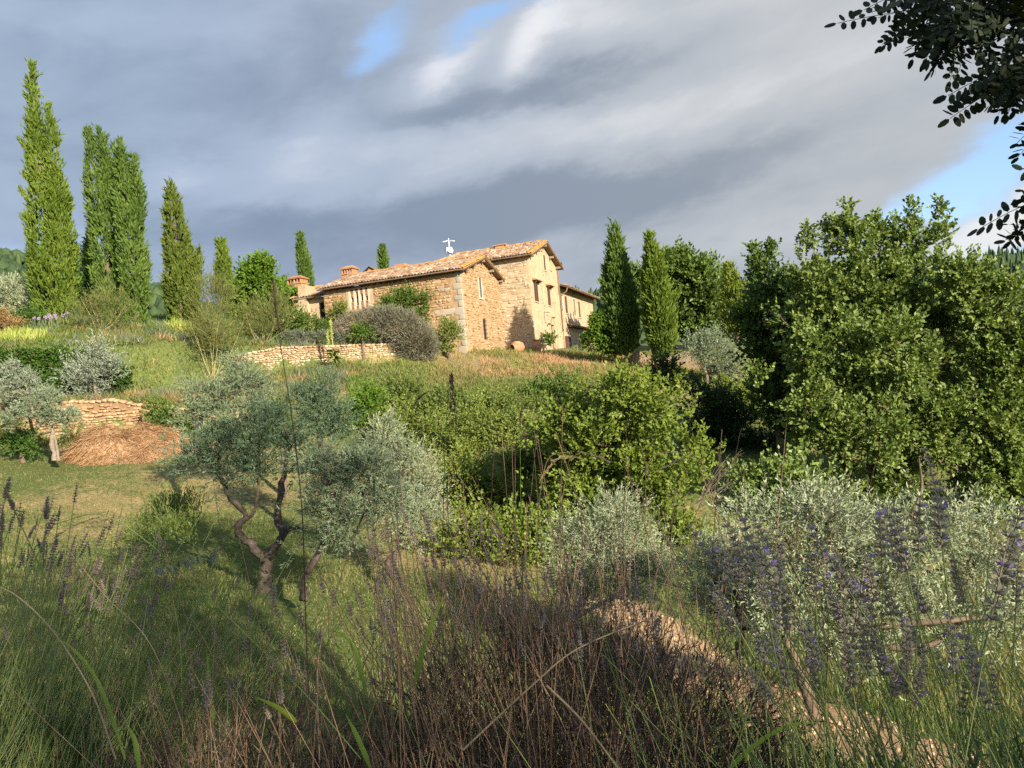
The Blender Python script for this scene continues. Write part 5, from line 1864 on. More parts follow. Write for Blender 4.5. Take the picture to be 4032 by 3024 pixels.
olive('near olive with pale upper leaves behind the purple lavender', [(1700, 1170, 48), (1745, 1105, 34), (1800, 1175, 48), (1900, 1135, 44), (1780, 1270, 62), (1890, 1235, 64), (1690, 1300, 44), (1985, 1190, 46), (1850, 1345, 60), (1955, 1320, 46), (2040, 1130, 40), (2100, 1240, 56), (1870, 1420, 44), (2060, 1360, 50), (2160, 1150, 40), (1640, 1130, 34), (1780, 1120, 40), (2170, 1330, 46)], 9.2, 'olive_pale', 4600, (1735, 1520),
      [([(1760, 1560), (1735, 1470), (1700, 1380), (1720, 1290), (1790, 1190)], [.075, .065, .05, .04, .02]), ([(1730, 1460), (1830, 1360), (1900, 1230), (1960, 1130)], [.05, .045, .04, .025]), ([(1960, 1130), (1990, 1060), (1985, 990)], [.03, .02, .01])], 108, bark='bark_brown', leaf=(.066, .0165), shoot=.32)
# left edge olives
olive('young olive with a twin pale trunk before the straw heap', [(115, 895, 34), (75, 880, 30), (30, 905, 28), (150, 905, 20), (100, 865, 26)], 32, 'olive', 900, (118, 993), [([(118, 995), (114, 960), (112, 925), (100, 890)], [.12, .1, .08, .04]), ([(126, 995), (122, 960), (116, 930)], [.08, .06, .04]), ([(112, 930), (88, 905), (68, 895)], [.05, .04, .03])], 109, leaf=(.11, .03), bark='bark_pale', per=12)
olive('sparse olive at the left edge above the low dry wall', [(60, 825, 30), (30, 805, 26), (85, 845, 22), (15, 850, 24)], 35.5, 'silver', 800, (80, 905), [([(92, 915), (72, 890), (62, 850), (50, 815)], [.09, .07, .06, .03])], 110, leaf=(.11, .03), bark='bark_pale', per=12)
broadleaf('shrub', 'small green bush at the foot of the low dry wall', 'shrub', [(45, 955, 18), (62, 965, 14), (28, 962, 14)], 33.5, 'ivy', (.12, .07), 350, seed=111, shoot=.3)
broadleaf('fern_clump', 'patch of shade-toned undergrowth on the meadow left of the forked olive', 'undergrowth', [(290 + 9 * i, 1158 - 6 * (i % 3) + (i * 7 % 11), 8 + (i * 5 % 6), (i * 3 % 7) * .6 - 1.5) for i in range(15)] + [(345, 1125, 16, 1.5), (385, 1110, 18, 2.2), (410, 1095, 14, 2.6), (360, 1105, 12, 2.4)], 17.5, 'bramble_dark', (.10, .022), 900, seed=112, shoot=.42, squash=1.3, up=1.3, ang=.6, twigs=False, trunk_r=.012)  # darker leaf colour stands in for the shade on this patch
broadleaf('shrub', 'leafy weeds smothering the right end of the low dry wall', 'shrub', [(365, 905, 22), (395, 925, 20), (345, 885, 15), (410, 890, 18), (330, 905, 10)], 36.8, 'green_mid', (.11, .06), 520, seed=113, shoot=.35)
broadleaf('shrub', 'greyish bush against the low wall at the left edge', 'shrub', [(10, 915, 22), (-15, 930, 25), (150, 935, 14)], 36.4, 'broom', (.12, .04), 420, seed=114, shoot=.35)

# ------------------------------------------------------------------ dry stone walls
def dry_wall(label, a, b, z_of, top_of, seed, ch, wl, pieces, mat='stone_dry', thick=.5, group='dry stone terrace walls', nseg=6, prob=1.0, lean=.06):
    """retaining wall from a to b (world xy), facing the camera"""
    rng = np.random.default_rng(seed)
    a, b = np.array(a[:2], float), np.array(b[:2], float)
    L = float(np.linalg.norm(b - a))
    al = np.array((*(b - a) / L, 0))
    n = np.array((al[1], -al[0], 0))
    if n[1] > 0:
        n = -n
    o = np.array((a[0], a[1], 0))
    zb = min(z_of(o + al * s) for s in np.linspace(0, L, 12))
    root = thing('stone_wall', label, 'wall', (o[0], o[1], zb), group)
    pn = Panel((0, 0, 0), al, n, L, -.2, lambda s: top_of(o + al * s) - zb)
    core = MB()
    ss = np.linspace(0, L, 24)
    for s0, s1 in zip(ss[:-1], ss[1:]):
        t0, t1 = pn.top(s0), pn.top(s1)
        core.quad(pn.pt(s0, -.5), pn.pt(s1, -.5), pn.pt(s1, t1 - .03), pn.pt(s0, t0 - .03))
        core.quad(pn.pt(s0, t0 - .03), pn.pt(s1, t1 - .03), pn.pt(s1, t1 - .03, -thick), pn.pt(s0, t0 - .03, -thick))
    core.quad(pn.pt(L, -.5), pn.pt(L, -.5, -thick), pn.pt(L, pn.top(L) - .03, -thick), pn.pt(L, pn.top(L) - .03))
    core.obj('core', [M['earth_joint']], root)
    us = unit_stones(8, rng, .62)
    mes = [np_mesh('stone', v, f, [M[mat]]) for v, f in us]
    cs = [c for c in courses(rng, 0, L, -.2, lambda s: pn.top(min(max(s, 0), L)), ch, wl, prob, (), .03, .35) if c[1] + c[3] / 2 > z_of(o + al * c[0]) - zb - .1]
    idx = sorted(range(len(cs)), key=lambda i: -cs[i][2] * cs[i][3])
    big = set(idx[:pieces])
    rest = []
    for i, (s, z, w, h) in enumerate(cs):
        pr = rng.uniform(.04, .13)
        if i in big:
            ob = link('stone', mes[i % 8], root)
            ob.matrix_basis = pn.basis(s, z, w, h, pr) @ Matrix.Rotation(rng.normal(0, .14), 4, 'Y')
        else:
            v, f = us[i % 8]
            rest.append((pn.pt(s, z) + v[:, :1] * w * pn.al + v[:, 1:2] * pr * pn.n + v[:, 2:3] * h * np.array((0, 0, 1.0)), f))
    # uneven capping stones
    s = 0.0
    while s < L:
        w = rng.uniform(.18, .42)
        ob = link('capstone', mes[int(rng.integers(8))], root)
        m = pn.basis(min(s + w / 2, L), pn.top(min(s + w / 2, L)) + .02, w, rng.uniform(.12, .24), .42, -.34)
        ob.matrix_basis = m @ Matrix.Rotation(rng.normal(0, .12), 4, 'Y')
        s += w * .95
    if rest:
        V, F = join(rest)
        tag(link('small_stones', np_mesh('small_stones', V, F, [M[mat]]), root), kind='stuff')
    return root


def front_z(p):
    return float(H(p[0], p[1] - .7))


# upper wall below the lavender row
dry_wall('pale dry stone terrace wall below the lavender row', UPW_A, UPW_B, front_z,
         lambda p: np.interp(p[0], [UPW_A[0], Q(600, 760, 47.3)[0], UPW_B[0]], [Q(505, 772, 46.8)[2], Q(600, 752, 47.3)[2], Q(866, 744, 49.2)[2]]), 5, .15, .22, 290)
# lower wall behind the straw heap
dry_wall('tumbledown reddish dry wall behind the straw heap', LOW_A, LOW_B, front_z,
         lambda p: np.interp(p[0], [LOW_A[0], Q(20, 880, 37.5)[0], Q(230, 870, 37.9)[0], Q(340, 880, 38)[0], LOW_B[0]], [Q(-60, 885, 37.4)[2], Q(20, 880, 37.5)[2], Q(230, 866, 37.9)[2], Q(340, 880, 38)[2], Q(640, 905, 38.6)[2]]) + .04 * math.sin(p[0] * 3), 6, .15, .24, 290, mat='stone_pink', prob=.8)
# retaining wall by the spindle cypress: plastered parapet and stone below
dry_wall('low pale stone wall under the grey olive below the cypress', Q(1525, 820, 45), Q(1592, 835, 44), front_z, lambda p: Q(1560, 790, 44.6)[2], 7, .18, .32, 60, mat='stone_pale')
gw = thing('garden_wall', 'smooth plastered garden wall behind the spindle cypress', 'wall', Q(1400, 780, 49))
o0 = np.array(gw.location)
mb = MB()
pts = [(1345, 760, 772), (1372, 762, 780), (1375, 778, 790), (1402, 760, 792), (1500, 764, 812)]
top = [Q(1350, 772, 50), Q(1366, 766, 49.8), Q(1376, 756, 49.7), (Q(1398, 768, 49.4)), Q(1420, 774, 49), Q(1450, 770, 48.6), Q(1480, 758, 48), Q(1510, 764, 47.5), Q(1530, 775, 47)]
for p, q in zip(top[:-1], top[1:]):
    zb = min(float(H(p[0], p[1])), float(H(q[0], q[1]))) - 1.2
    mb.prism([np.array((p[0], p[1], zb)) - o0, np.array((q[0], q[1], zb)) - o0, q - o0, p - o0], (0, .35, 0))
mb.obj('wall_body', [M['plaster']], gw)
# fence posts on the track
for i, (x, y0_, y1_, lab) in enumerate(((1640, 845, 822, 'pale wooden post nearest the grey olive'), (1656, 846, 830, 'short stub post in the middle of the row'), (1672, 846, 826, 'pale post closest to the dark oak'))):
    b = Q(x, y0_, 41)
    b[2] = min(b[2], float(H(b[0], b[1])))
    h = Q(x, y1_, 41)[2] - b[2]
    t = thing('fence_post', lab, 'post', b, 'fence posts by the oaks')
    mb = MB()
    mb.tube([(0, 0, -.2), (.03, 0, h * .5), (.02, 0, h)], [.09, .085, .07], 8)
    mb.obj('post', [M['surround']], t)
# thin wire fence in front of the porch
for i in range(5):
    b = Q(1248 + i * 7, 758 - i, 56 + i * .3)
    zt = b[2]
    b[2] = float(H(b[0], b[1]))
    t = thing('wire_post', 'thin leaning fence stake before the porch, %s from the low shutters' % ('first', 'second', 'third', 'fourth', 'fifth')[i], 'stake', b, 'stakes before the porch')
    mb = MB()
    hh = max(.6, zt - b[2] + .5)
    mb.tube([(0, 0, -.1), (.04 * (i % 2), 0, hh)], [.022, .016], 6)
    mb.obj('stake', [M['wood_grey']], t)

# ivy clad wall, left
rng = np.random.default_rng(120)
iv = thing('ivy_wall', 'terrace wall thickly clad in dark green ivy at the left', 'hedge', (IVY_A[0], IVY_A[1], float(H(IVY_A[0], IVY_A[1] - 1))))
o0 = np.array(iv.location)
mb = MB()
ss = np.linspace(0, 1, 14)
al = IVY_B - IVY_A
topz = lambda s: np.interp(s, [0, .55, .8, 1], [Q(-60, 765, 41)[2], Q(130, 758, 41.7)[2], Q(220, 764, 42)[2], Q(285, 800, 42.3)[2]])
for s0, s1 in zip(ss[:-1], ss[1:]):
    p, q = IVY_A + al * s0, IVY_A + al * s1
    mb.prism([np.array((p[0], p[1], o0[2] - .5)) - o0, np.array((q[0], q[1], o0[2] - .5)) - o0, np.array((q[0], q[1], topz(s1))) - o0, np.array((p[0], p[1], topz(s0))) - o0], (0, .5, 0))
mb.obj('wall_body', [M['earth_joint']], iv)
n = 3600
s = rng.random(n)
p = IVY_A + al * s[:, None]
zb = np.array([front_z(q) for q in p[::40]])
zlow = np.interp(s, np.sort(s[::40]), zb[np.argsort(s[::40])])
zt = topz(s)
p[:, 2] = zlow + (zt + .12 - zlow) * rng.random(n) ** .85
p[:, 1] -= .05 + .35 * rng.random(n) + .25 * np.sin(p[:, 0] * 1.3) ** 2
V, F = shoots(rng, p, np.array((0, -1.0, .25)) + rng.normal(0, .5, (n, 3)), .35, 6, .13, .095, .9, upn=.4)
link('ivy', np_mesh('ivy', V - o0, F, [M['ivy']]), iv)

# straw heap
rng = np.random.default_rng(130)
sc_ = Q(275, 985, 35)
sc_[2] = float(H(sc_[0], sc_[1])) - .05
st = thing('straw_heap', 'heap of orange brown cut straw in front of the low wall', 'straw', sc_)
RX, RY, RZ = 3.0, 1.8, 2.35


def heap_z(u, a):
    """u 0..1 from centre to rim"""
    return RZ * (.72 + .28 * np.sin(a * 2 + .6) * np.minimum(u * 2, 1) + .22 * np.sin(a * 5 + u * 7) * u) * (1 - u ** 2.2) * (1 + .16 * np.sin(a * 3 + 1) * u + .1 * np.sin(a * 7) * u) * (.86 - .16 * np.cos(a - .3) * u + .12 * np.sin(u * 9 + a * 2) * u)


uu, aa_ = np.meshgrid(np.linspace(0, 1, 12), np.linspace(0, 2 * math.pi, 40, endpoint=False), indexing='ij')
V = np.stack([uu * RX * np.cos(aa_), uu * RY * np.sin(aa_), heap_z(uu, aa_) * .93 - .05], -1).reshape(-1, 3)
i = np.arange(12 * 40).reshape(12, 40)
F = np.stack([i[:-1], np.roll(i[:-1], -1, 1), np.roll(i[1:], -1, 1), i[1:]], -1).reshape(-1, 4)
link('core', np_mesh('core', V, F, [M['straw']], smooth=True), st)
n = 13000
u, a = np.sqrt(rng.random(n)) * 1.03, rng.uniform(0, 2 * math.pi, n)
p = np.stack([u * RX * np.cos(a), u * RY * np.sin(a), np.maximum(heap_z(np.minimum(u, 1), a), 0) + rng.uniform(-.05, .06, n)], 1)
d = np.stack([np.cos(a), np.sin(a), -1.2 * u], 1) * .7 + rng.normal(0, .8, (n, 3)) * (1.6, 1, .5)
V, F = leaf_arrays(p, d, rand_unit(rng, n) + (0, 0, 1), rng.uniform(.25, .8, n), rng.uniform(.012, .03, n))
link('straw', np_mesh('straw', V, F, [M['straw']]), st)

# mullein growing out of the wall
mp = Q(722, 782, 46.6)
mu = thing('mullein', 'tall mullein with a pale flower spike on the stone wall', 'plant', mp)
rng = np.random.default_rng(140)
n = 60
q = np.zeros((n, 3))
q[:, 2] = .25 + rng.random(n) * .5
a = rng.uniform(0, 6.28, n)
V, F = leaf_arrays(q, np.stack([np.cos(a), np.sin(a), rng.uniform(-1.1, .5, n)], 1), rand_unit(rng, n) + (0, 0, 1.5), rng.uniform(.4, .8, n), rng.uniform(.12, .2, n))
link('leaves', np_mesh('leaves', V, F, [M['green_mid']]), mu)
for k, (dx, h) in enumerate(((0, 2.75), (-.28, 2.0))):
    mb = MB()
    mb.tube([(dx * .3, 0, .2), (dx * .8, 0, h * .55), (dx, 0, h)], [.035, .03, .012], 6)
    s_ = mb.obj('stalk', [M['twig_pale']], mu)
    m = 170
    q = np.zeros((m, 3))
    f = rng.uniform(.5, 1.0, m)
    q[:, 2] = f * h
    q[:, 0] = dx * np.interp(f, [.55, 1], [.8, 1])
    V, F = leaf_arrays(q, rand_unit(rng, m) + (0, 0, .4), rand_unit(rng, m), rng.uniform(.08, .15, m), rng.uniform(.05, .08, m))
    link('flower_spike', np_mesh('flower_spike', V, F, [M['iris']]), s_)

# bladed clumps and flowers in the garden
def blades(name, label, cat, x0, x1, y, d, n, hgt, mat, seed, wid=.05, dep=.7, tilt=.3, group=None):
    rng = np.random.default_rng(seed)
    c = Q((x0 + x1) / 2, y, d)
    hw_ = (x1 - x0) / 2 / 1591 * d
    c[2] = float(H(c[0], c[1]))
    t = thing(name, label, cat, c, group)
    q = np.stack([rng.uniform(-hw_, hw_, n), rng.uniform(-dep, dep, n), np.zeros(n)], 1)
    q[:, 2] = H(q[:, 0] + c[0], q[:, 1] + c[1]) - c[2] - .03
    V, F = leaf_arrays(q, rng.normal(0, tilt, (n, 3)) * (1, 1, 0) + (0, 0, 1), rand_unit(rng, n) * (1, 1, .1), hgt * rng.uniform(.6, 1.1, n), wid * rng.uniform(.7, 1.2, n))
    link('blades', np_mesh('blades', V, F, [M[mat]]), t)
    return t, c, hw_


blades('iris_clump', 'yellow green sword leaved irises along the top of the ivy wall', 'plant', 8, 92, 740, 43.2, 520, .75, 'iris', 150, .06, group='iris clumps')
blades('iris_clump', 'yellow green irises glowing at the foot of the lone cypress', 'plant', 368, 422, 705, 48.2, 420, .8, 'iris', 151, .06, group='iris clumps')
blades('day_lilies', 'yellowish green clump beside the irises', 'plant', 92, 140, 745, 43.2, 300, .55, 'conifer_yellow', 152, .05, tilt=.5)
t, c, hw_ = blades('agapanthus', 'clump of mauve flower heads under the tallest cypress', 'plant', 80, 150, 712, 45.5, 300, .5, 'green_mid', 153, .04)
rng = np.random.default_rng(154)
for k in range(16):
    f = np.array((rng.uniform(-hw_, hw_), rng.uniform(-.5, .5), rng.uniform(.75, 1.05)))
    q = f + rng.normal(0, .01, (46, 3))
    V, F = leaf_arrays(q, rand_unit(rng, 46), rand_unit(rng, 46), np.full(46, .12), np.full(46, .045))
    link('flower_head', np_mesh('flower_head', V, F, [M['lilac_far']]), t)
    mb = MB()
    mb.tube([(f[0], f[1], 0), f], .012, 4)
    mb.obj('flower_stalk', [M['lav_stem']], t)

# grass: tall and dry on the crest, short on the meadow
def grass(name, label, mat, region, n, h, w, seed, tilt=.35, kind='stuff'):
    rng = np.random.default_rng(seed)
    x, y = region(rng, n)
    bare = ground_cover(x, y)[1] + rng.normal(0, .15, len(x))
    x, y = x[bare < .42], y[bare < .42]
    z = H(x, y) - .02
    p = np.stack([x, y, z], 1)
    k = len(p)
    V, F = leaf_arrays(p, rng.normal(0, tilt, (k, 3)) * (1, 1, 0) + (0, 0, 1), rand_unit(rng, k) * (1, 1, .2), h * rng.uniform(.45, 1.2, k), w * rng.uniform(.7, 1.3, k), fold=.05)
    return tag(link(name, np_mesh(name, V, F, [M[mat]])), label, 'grass', kind=kind)


def wedge(u0, u1, d0, d1, pw=1.6):
    def f(rng, n):
        y = d0 + (d1 - d0) * rng.random(n) ** pw
        x = rng.uniform(u0, u1, n) * y
        return x, y
    return f


def patchy(reg, scale, lo, seed):
    def f(rng, n):
        x, y = reg(rng, n)
        v = np.sin(x * scale + seed) + np.sin(y * scale * 1.3 + seed * 2) + np.sin((x + y) * scale * .7 - seed) + rng.normal(0, .8, n)
        k = v > lo
        return x[k], y[k]
    return f


grass('meadow_grass', 'short patchy grass of the meadow under the olives', 'grass', patchy(wedge(-.75, .8, 6, 37), .8, -.6, 1), 130000, .19, .013, 160)
grass('meadow_grass_green', 'greener grass tufts of the lower meadow', 'grass_green', patchy(wedge(-.75, .7, 5.5, 24), 1.1, .9, 3), 50000, .22, .013, 161)
grass('meadow_turf', 'close dry turf between the grass tufts', 'grass_pale', wedge(-.75, .8, 5.5, 37, 1.8), 70000, .08, .013, 169, .6)
grass('crest_grass', 'tall dry grass along the crest below the farmhouse', 'grass_dry', patchy(wedge(-.11, .25, 43.5, 56.5, 1.0), .9, -.2, 5), 8000, .5, .022, 162, .6)
grass('crest_weeds', 'green weeds among the dry grass of the crest', 'bramble', patchy(wedge(-.2, .27, 41, 57, 1.0), 1.0, .2, 8), 17000, .45, .05, 163, .6)
grass('terrace_grass', 'grass of the path below the stone wall', 'grass', wedge(-.42, -.05, 42, 52, 1.0), 26000, .16, .02, 164)
grass('garden_grass', 'tufted grass and herbs of the sloping garden', 'grass_green', patchy(wedge(-.75, -.22, 42, 56, 1.0), .9, -.4, 11), 26000, .38, .035, 165, .5)
grass('bank_weeds', 'dry weeds on the bank between the terraces', 'grass_dry', patchy(wedge(-.62, -.2, 37.5, 47, 1.0), .9, .3, 12), 5000, .55, .02, 166, .5)
grass('bank_green', 'green weeds on the bank between the terraces', 'broom', patchy(wedge(-.72, -.2, 37.5, 48, 1.0), 1.1, -.2, 14), 26000, .5, .045, 167, .6)
grass('slope_grass', 'rough grass of the slope beside the brambles', 'grass', wedge(-.2, .2, 24, 46, 1.0), 26000, .35, .028, 168, .5)
grass('wall_weeds', 'weeds growing along the foot of the low dry wall', 'broom', patchy(lambda rng, n: (lambda x: (x, YM(x) - rng.uniform(.2, 1.6, n)))(rng.uniform(-29, -9, n)), 1.1, .1, 2), 7000, .55, .035, 170, .6)
grass('wall_top_weeds', 'dry weeds hanging along the top of the low dry wall', 'grass_dry', patchy(lambda rng, n: (lambda x: (x, YM(x) + rng.uniform(.15, .9, n)))(rng.uniform(-29, -9, n)), 1.3, .1, 6), 4000, .5, .022, 171, .8)
# stones and clods on the track
rng = np.random.default_rng(172)
n = 2600
y = 5.5 + 12.5 * rng.random(n)
x = rng.uniform(.0, .75, n) * y
ok = ground_cover(x, y)[1] + rng.normal(0, .12, n) > .4
x, y = x[ok], y[ok]
us = unit_stones(6, rng, .6)
lst = []
for i in range(len(x)):
    v, f = us[i % 6]
    sz = abs(rng.normal(0, .022)) + .012
    a = rng.uniform(0, 6.28)
    R = np.array(((math.cos(a), -math.sin(a), 0), (math.sin(a), math.cos(a), 0), (0, 0, 1)))
    lst.append(((v[:, (0, 2, 1)] * (sz * 1.3, sz, sz * .7)) @ R.T + G(x[i], y[i], -.005), f))
V, F = join(lst)
tag(link('gravel', np_mesh('gravel', V, F, [M['stone_pink']])), 'loose stones and clods on the dirt track', 'gravel', kind='stuff')
grass('meadow_weeds', 'low leafy weeds scattered over the meadow', 'green_mid', patchy(wedge(-.75, .6, 7, 37, 1.5), 1.7, 1.0, 21), 40000, .12, .035, 173, .9)
grass('bank_herbs', 'clumps of grey green herbs on the terraces', 'lav_low', patchy(wedge(-.72, -.22, 38, 50, 1.0), 2.1, 1.1, 23), 26000, .62, .035, 174, .5)
grass('bank_herbs_green', 'clumps of tall green herbs on the terraces', 'green_mid', patchy(wedge(-.72, -.2, 38, 52, 1.0), 1.9, 1.2, 31), 26000, .6, .05, 175, .5)
grass('bank_russet', 'russet dead stalks on the terraces', 'straw', patchy(wedge(-.6, -.2, 38, 48, 1.0), 2.3, 1.5, 37), 9000, .6, .03, 176, .5)
grass('crest_russet', 'russet dry grass just under the farmhouse', 'straw', patchy(wedge(-.04, .2, 45, 52, 1.0), 1.5, .1, 41), 11000, .42, .025, 177, .6)

# ------------------------------------------------------------------ robinia overhead
rng = np.random.default_rng(200)
rb = G(8.0, -4.5)
ro = thing('robinia_tree', 'robinia with feathery leaflets hanging dark into the top right corner', 'tree', rb)


def pinnate(rng, pairs, L, droop=.15):
    """one compound leaf: rachis with oval leaflets, along +x, hanging towards -z"""
    V, F, o = [], [], 0
    mid = np.stack([np.linspace(0, L, 7), np.zeros(7), -droop * L * np.linspace(0, 1, 7) ** 2], 1)
    v, f = tube_np(mid, .0012, 3)
    V.append(v)
    F.append(f)
    o += len(v)
    lp = []
    for k in range(pairs):
        f = .2 + .8 * (k + .3) / pairs
        c = np.array((f * L, 0, -droop * L * f * f))
        for s in (-1, 1):
            lp.append((c, np.array((.25, s * 1.0, rng.normal(-.05, .22))), rng.uniform(.036, .046), rng.uniform(.017, .021)))
    lp.append((np.array((L, 0, -droop * L)), np.array((1, 0, -.2)), .044, .021))
    for c, d, l, w in lp:
        d = unit(d)
        n = unit(np.array((0, 0, 1.0)) + rng.normal(0, .35, 3))
        s = unit(np.cross(d, n))
        n = np.cross(s, d)
        q = [c + d * .003, c + d * l * .25 + s * w * .42, c + d * l * .6 + s * w * .5, c + d * l * .9 + s * w * .28, c + d * l, c + d * l * .9 - s * w * .28, c + d * l * .6 - s * w * .5, c + d * l * .25 - s * w * .42]
        V.append(np.array(q))
        F.append(np.array([(0, 1, 6, 7), (1, 2, 5, 6), (2, 3, 4, 5)]) + o)
        o += 8
    return np.concatenate(V), np.concatenate(F)


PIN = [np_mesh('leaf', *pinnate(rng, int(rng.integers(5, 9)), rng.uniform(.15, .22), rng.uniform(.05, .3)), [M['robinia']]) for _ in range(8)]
# visible boughs: pixel outline at about 2.4 m
boughs = [[(2405, -105), (2265, -25), (2125, 0), (2015, 15), (1945, 25)], [(2405, -5), (2295, 55), (2205, 75), (2105, 60), (2045, 63)], [(2415, 75), (2315, 120), (2225, 145), (2155, 187)], [(2405, -85), (2195, -60), (2065, -50), (1995, -33)], [(2435, 125), (2345, 170), (2305, 217), (2255, 255)], [(2375, -85), (2295, 15), (2235, 115), (2175, 145)], [(2385, 300), (2325, 390), (2255, 425)], [(2385, 400), (2335, 470), (2265, 492)], [(2315, -105), (2175, -15), (2105, 30), (2075, 45)], [(2235, -105), (2155, -45), (2085, -15), (2015, -5)], [(2445, -25), (2345, 15), (2265, 25), (2175, 45)]]
wp = []
hub = np.array((2.35, .9, 2.1))
limb(wp, [rb - (0, 0, .2), rb + np.array((-.2, .1, 2.5)), rb + np.array((-.1, -.2, 6.5))], [.26, .2, .1], rng, 9)
limb(wp, [rb + np.array((-.2, .1, 2.4)), rb + np.array((-2.2, 1.6, 4.4)), hub + np.array((1.2, -1.2, 1.0)), hub], [.12, .09, .05, .025], rng, 8)
NL = [0]
for bi, bp in enumerate(boughs):
    d = 2.1 + rng.uniform(0, .4)
    pts = [Q(x, y, d + rng.normal(0, .05)) for x, y in bp]
    limb(wp, [hub, (hub + pts[0]) / 2 + (0, 0, .05)] + pts, [.014, .009, .006, .004, .003, .0015], rng, 5)
    path = smooth_path(pts, 6)
    for i in range(0, len(path) - 1):
        dirv = unit(path[min(i + 1, len(path) - 1)] - path[max(i - 1, 0)])
        for side in (-1, 1):
            if rng.random() < .18:
                continue
            a = dirv * rng.uniform(.3, .9) + np.array((0, 0, side * rng.uniform(.2, 1.0) - .25)) + np.array((0, rng.normal(0, .6), 0))
            a = unit(a)
            up = unit(rand_unit(rng, 1)[0] + (0, -1.3, .6))
            s = unit(np.cross(up, a))
            u2 = np.cross(a, s)
            m = Matrix.Identity(4)
            sc = rng.uniform(.6, .92)
            p = path[i] - rb
            for r in range(3):
                m[r][0], m[r][1], m[r][2], m[r][3] = a[r] * sc, s[r] * sc, u2[r] * sc, p[r]
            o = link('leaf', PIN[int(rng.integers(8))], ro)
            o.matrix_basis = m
            NL[0] += 1
    tipd = unit(path[-1] - path[-3])
    m = Matrix.Identity(4)
    s = unit(np.cross((0, -1.0, .4), tipd))
    u2 = np.cross(tipd, s)
    for r in range(3):
        m[r][0], m[r][1], m[r][2], m[r][3] = tipd[r], s[r], u2[r], (path[-1] - rb)[r]
    o = link('leaf', PIN[bi % 8], ro)
    o.matrix_basis = m
# crown over and behind the camera
CR = [((8.6, -3.4, 7.6), 2.3), ((5.4, -5.6, 4.2), 2.9), ((7.6, -8.6, 4.4), 3.0), ((9.3, -11.0, 4.6), 3.0), ((6.4, -7.6, 6.8), 2.4), ((5.2, -8.6, 3.4), 2.4), ((9.0, -9.0, 7.0), 2.4), ((6.8, -6.2, 2.2), 1.7)]
B = [(np.array(c), np.array((r, r, r * .85))) for c, r in CR]
p, u = blob_points(rng, B, 4600, .3)
V, F = shoots(rng, p, u + rng.normal(0, .6, p.shape) - (0, 0, .2), .3, 9, .11, .06, 1.1, upn=.8)
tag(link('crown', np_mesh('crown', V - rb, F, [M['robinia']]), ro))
for c, r in CR:
    limb(wp, [rb + np.array((-.2, 0, 2.6)), (rb + np.array(c)) / 2 + (0, 0, 1.2), np.array(c)], [.1, .07, .03], rng, 6)
V, F = join(wp)
link('trunk', np_mesh('trunk', V - rb, F, [M['bark_brown']], smooth=True), ro)

# ------------------------------------------------------------------ lavender in the foreground
def strand(rng, pts, r0, r1, seg=3):
    p = smooth_path(pts, 5)
    return tube_np(p, np.linspace(r0, r1, len(p)), seg)


def spike_mesh(name, rng, whorls, L, w, mats, petals=3, gap=.35):
    """lavender head: whorls of small calyces along +z, a few petals"""
    V, F, o, mi = [], [], 0, []
    v, f = tube_np(np.array([(0, 0, 0), (0, 0, L * .5), (0, 0, L)]), [.0012, .001, .0006], 4)
    V.append(v)
    F.append(f)
    o += len(v)
    mi += [0] * len(f)
    for k in range(whorls):
        t = k / max(1, whorls - 1)
        z = L * (t if k else 0) * 1.0
        rad = w * (.75 + .35 * math.sin(math.pi * min(1, .25 + t))) * (.55 if k == whorls - 1 else 1)
        m = int(rng.integers(8, 12))
        for j in range(m):
            a = 2 * math.pi * (j + rng.random() * .6) / m
            el = rng.uniform(.25, .9)
            d = np.array((math.cos(a), math.sin(a), el))
            d /= np.linalg.norm(d)
            b = np.array((0, 0, z + rng.normal(0, L * .008)))
            l = rad * rng.uniform(.8, 1.15)
            s = unit(np.cross(d, (0, 0, 1)))
            n = np.cross(s, d)
            h = l * .2
            q = np.array([b, b + d * l * .55 + s * h, b + d * l * .55 - s * h * .5 + n * h * .87, b + d * l * .55 - s * h * .5 - n * h * .87, b + d * l])
            V.append(q)
            F.append(np.array([(0, 1, 2, 2), (0, 2, 3, 3), (0, 3, 1, 1), (4, 2, 1, 1), (4, 3, 2, 2), (4, 1, 3, 3)]) + o)
            o += 5
            mi += [0] * 6
    for k in range(petals):
        t = rng.uniform(.15, .95)
        a = rng.uniform(0, 6.28)
        for j in range(4):
            d = unit(np.array((math.cos(a), math.sin(a), .6)) + rng.normal(0, .45, 3))
            b = np.array((0, 0, L * t)) + unit(np.array((math.cos(a), math.sin(a), .5))) * w * .75
            s = unit(np.cross(d, rand_unit(rng, 1)[0]))
            q = np.array([b, b + d * w * .35 + s * w * .22, b + d * w * .6, b + d * w * .35 - s * w * .22])
            V.append(q)
            F.append(np.array([(0, 1, 2, 3)]) + o)
            o += 4
            mi += [1]
    V, F = np.concatenate(V), np.concatenate(F)
    me = bpy.data.meshes.new(name)
    me.from_pydata([tuple(map(float, p)) for p in V], [], [tuple(dict.fromkeys(int(i) for i in f)) for f in F])
    for m in mats:
        me.materials.append(m)
    me.polygons.foreach_set('material_index', np.array(mi, np.int32))
    me.update()
    return me


def orient(m, p, d, rng):
    d = unit(np.array(d, float))
    s = unit(np.cross(d, rand_unit(rng, 1)[0]))
    n = np.cross(d, s)
    return s, n, d


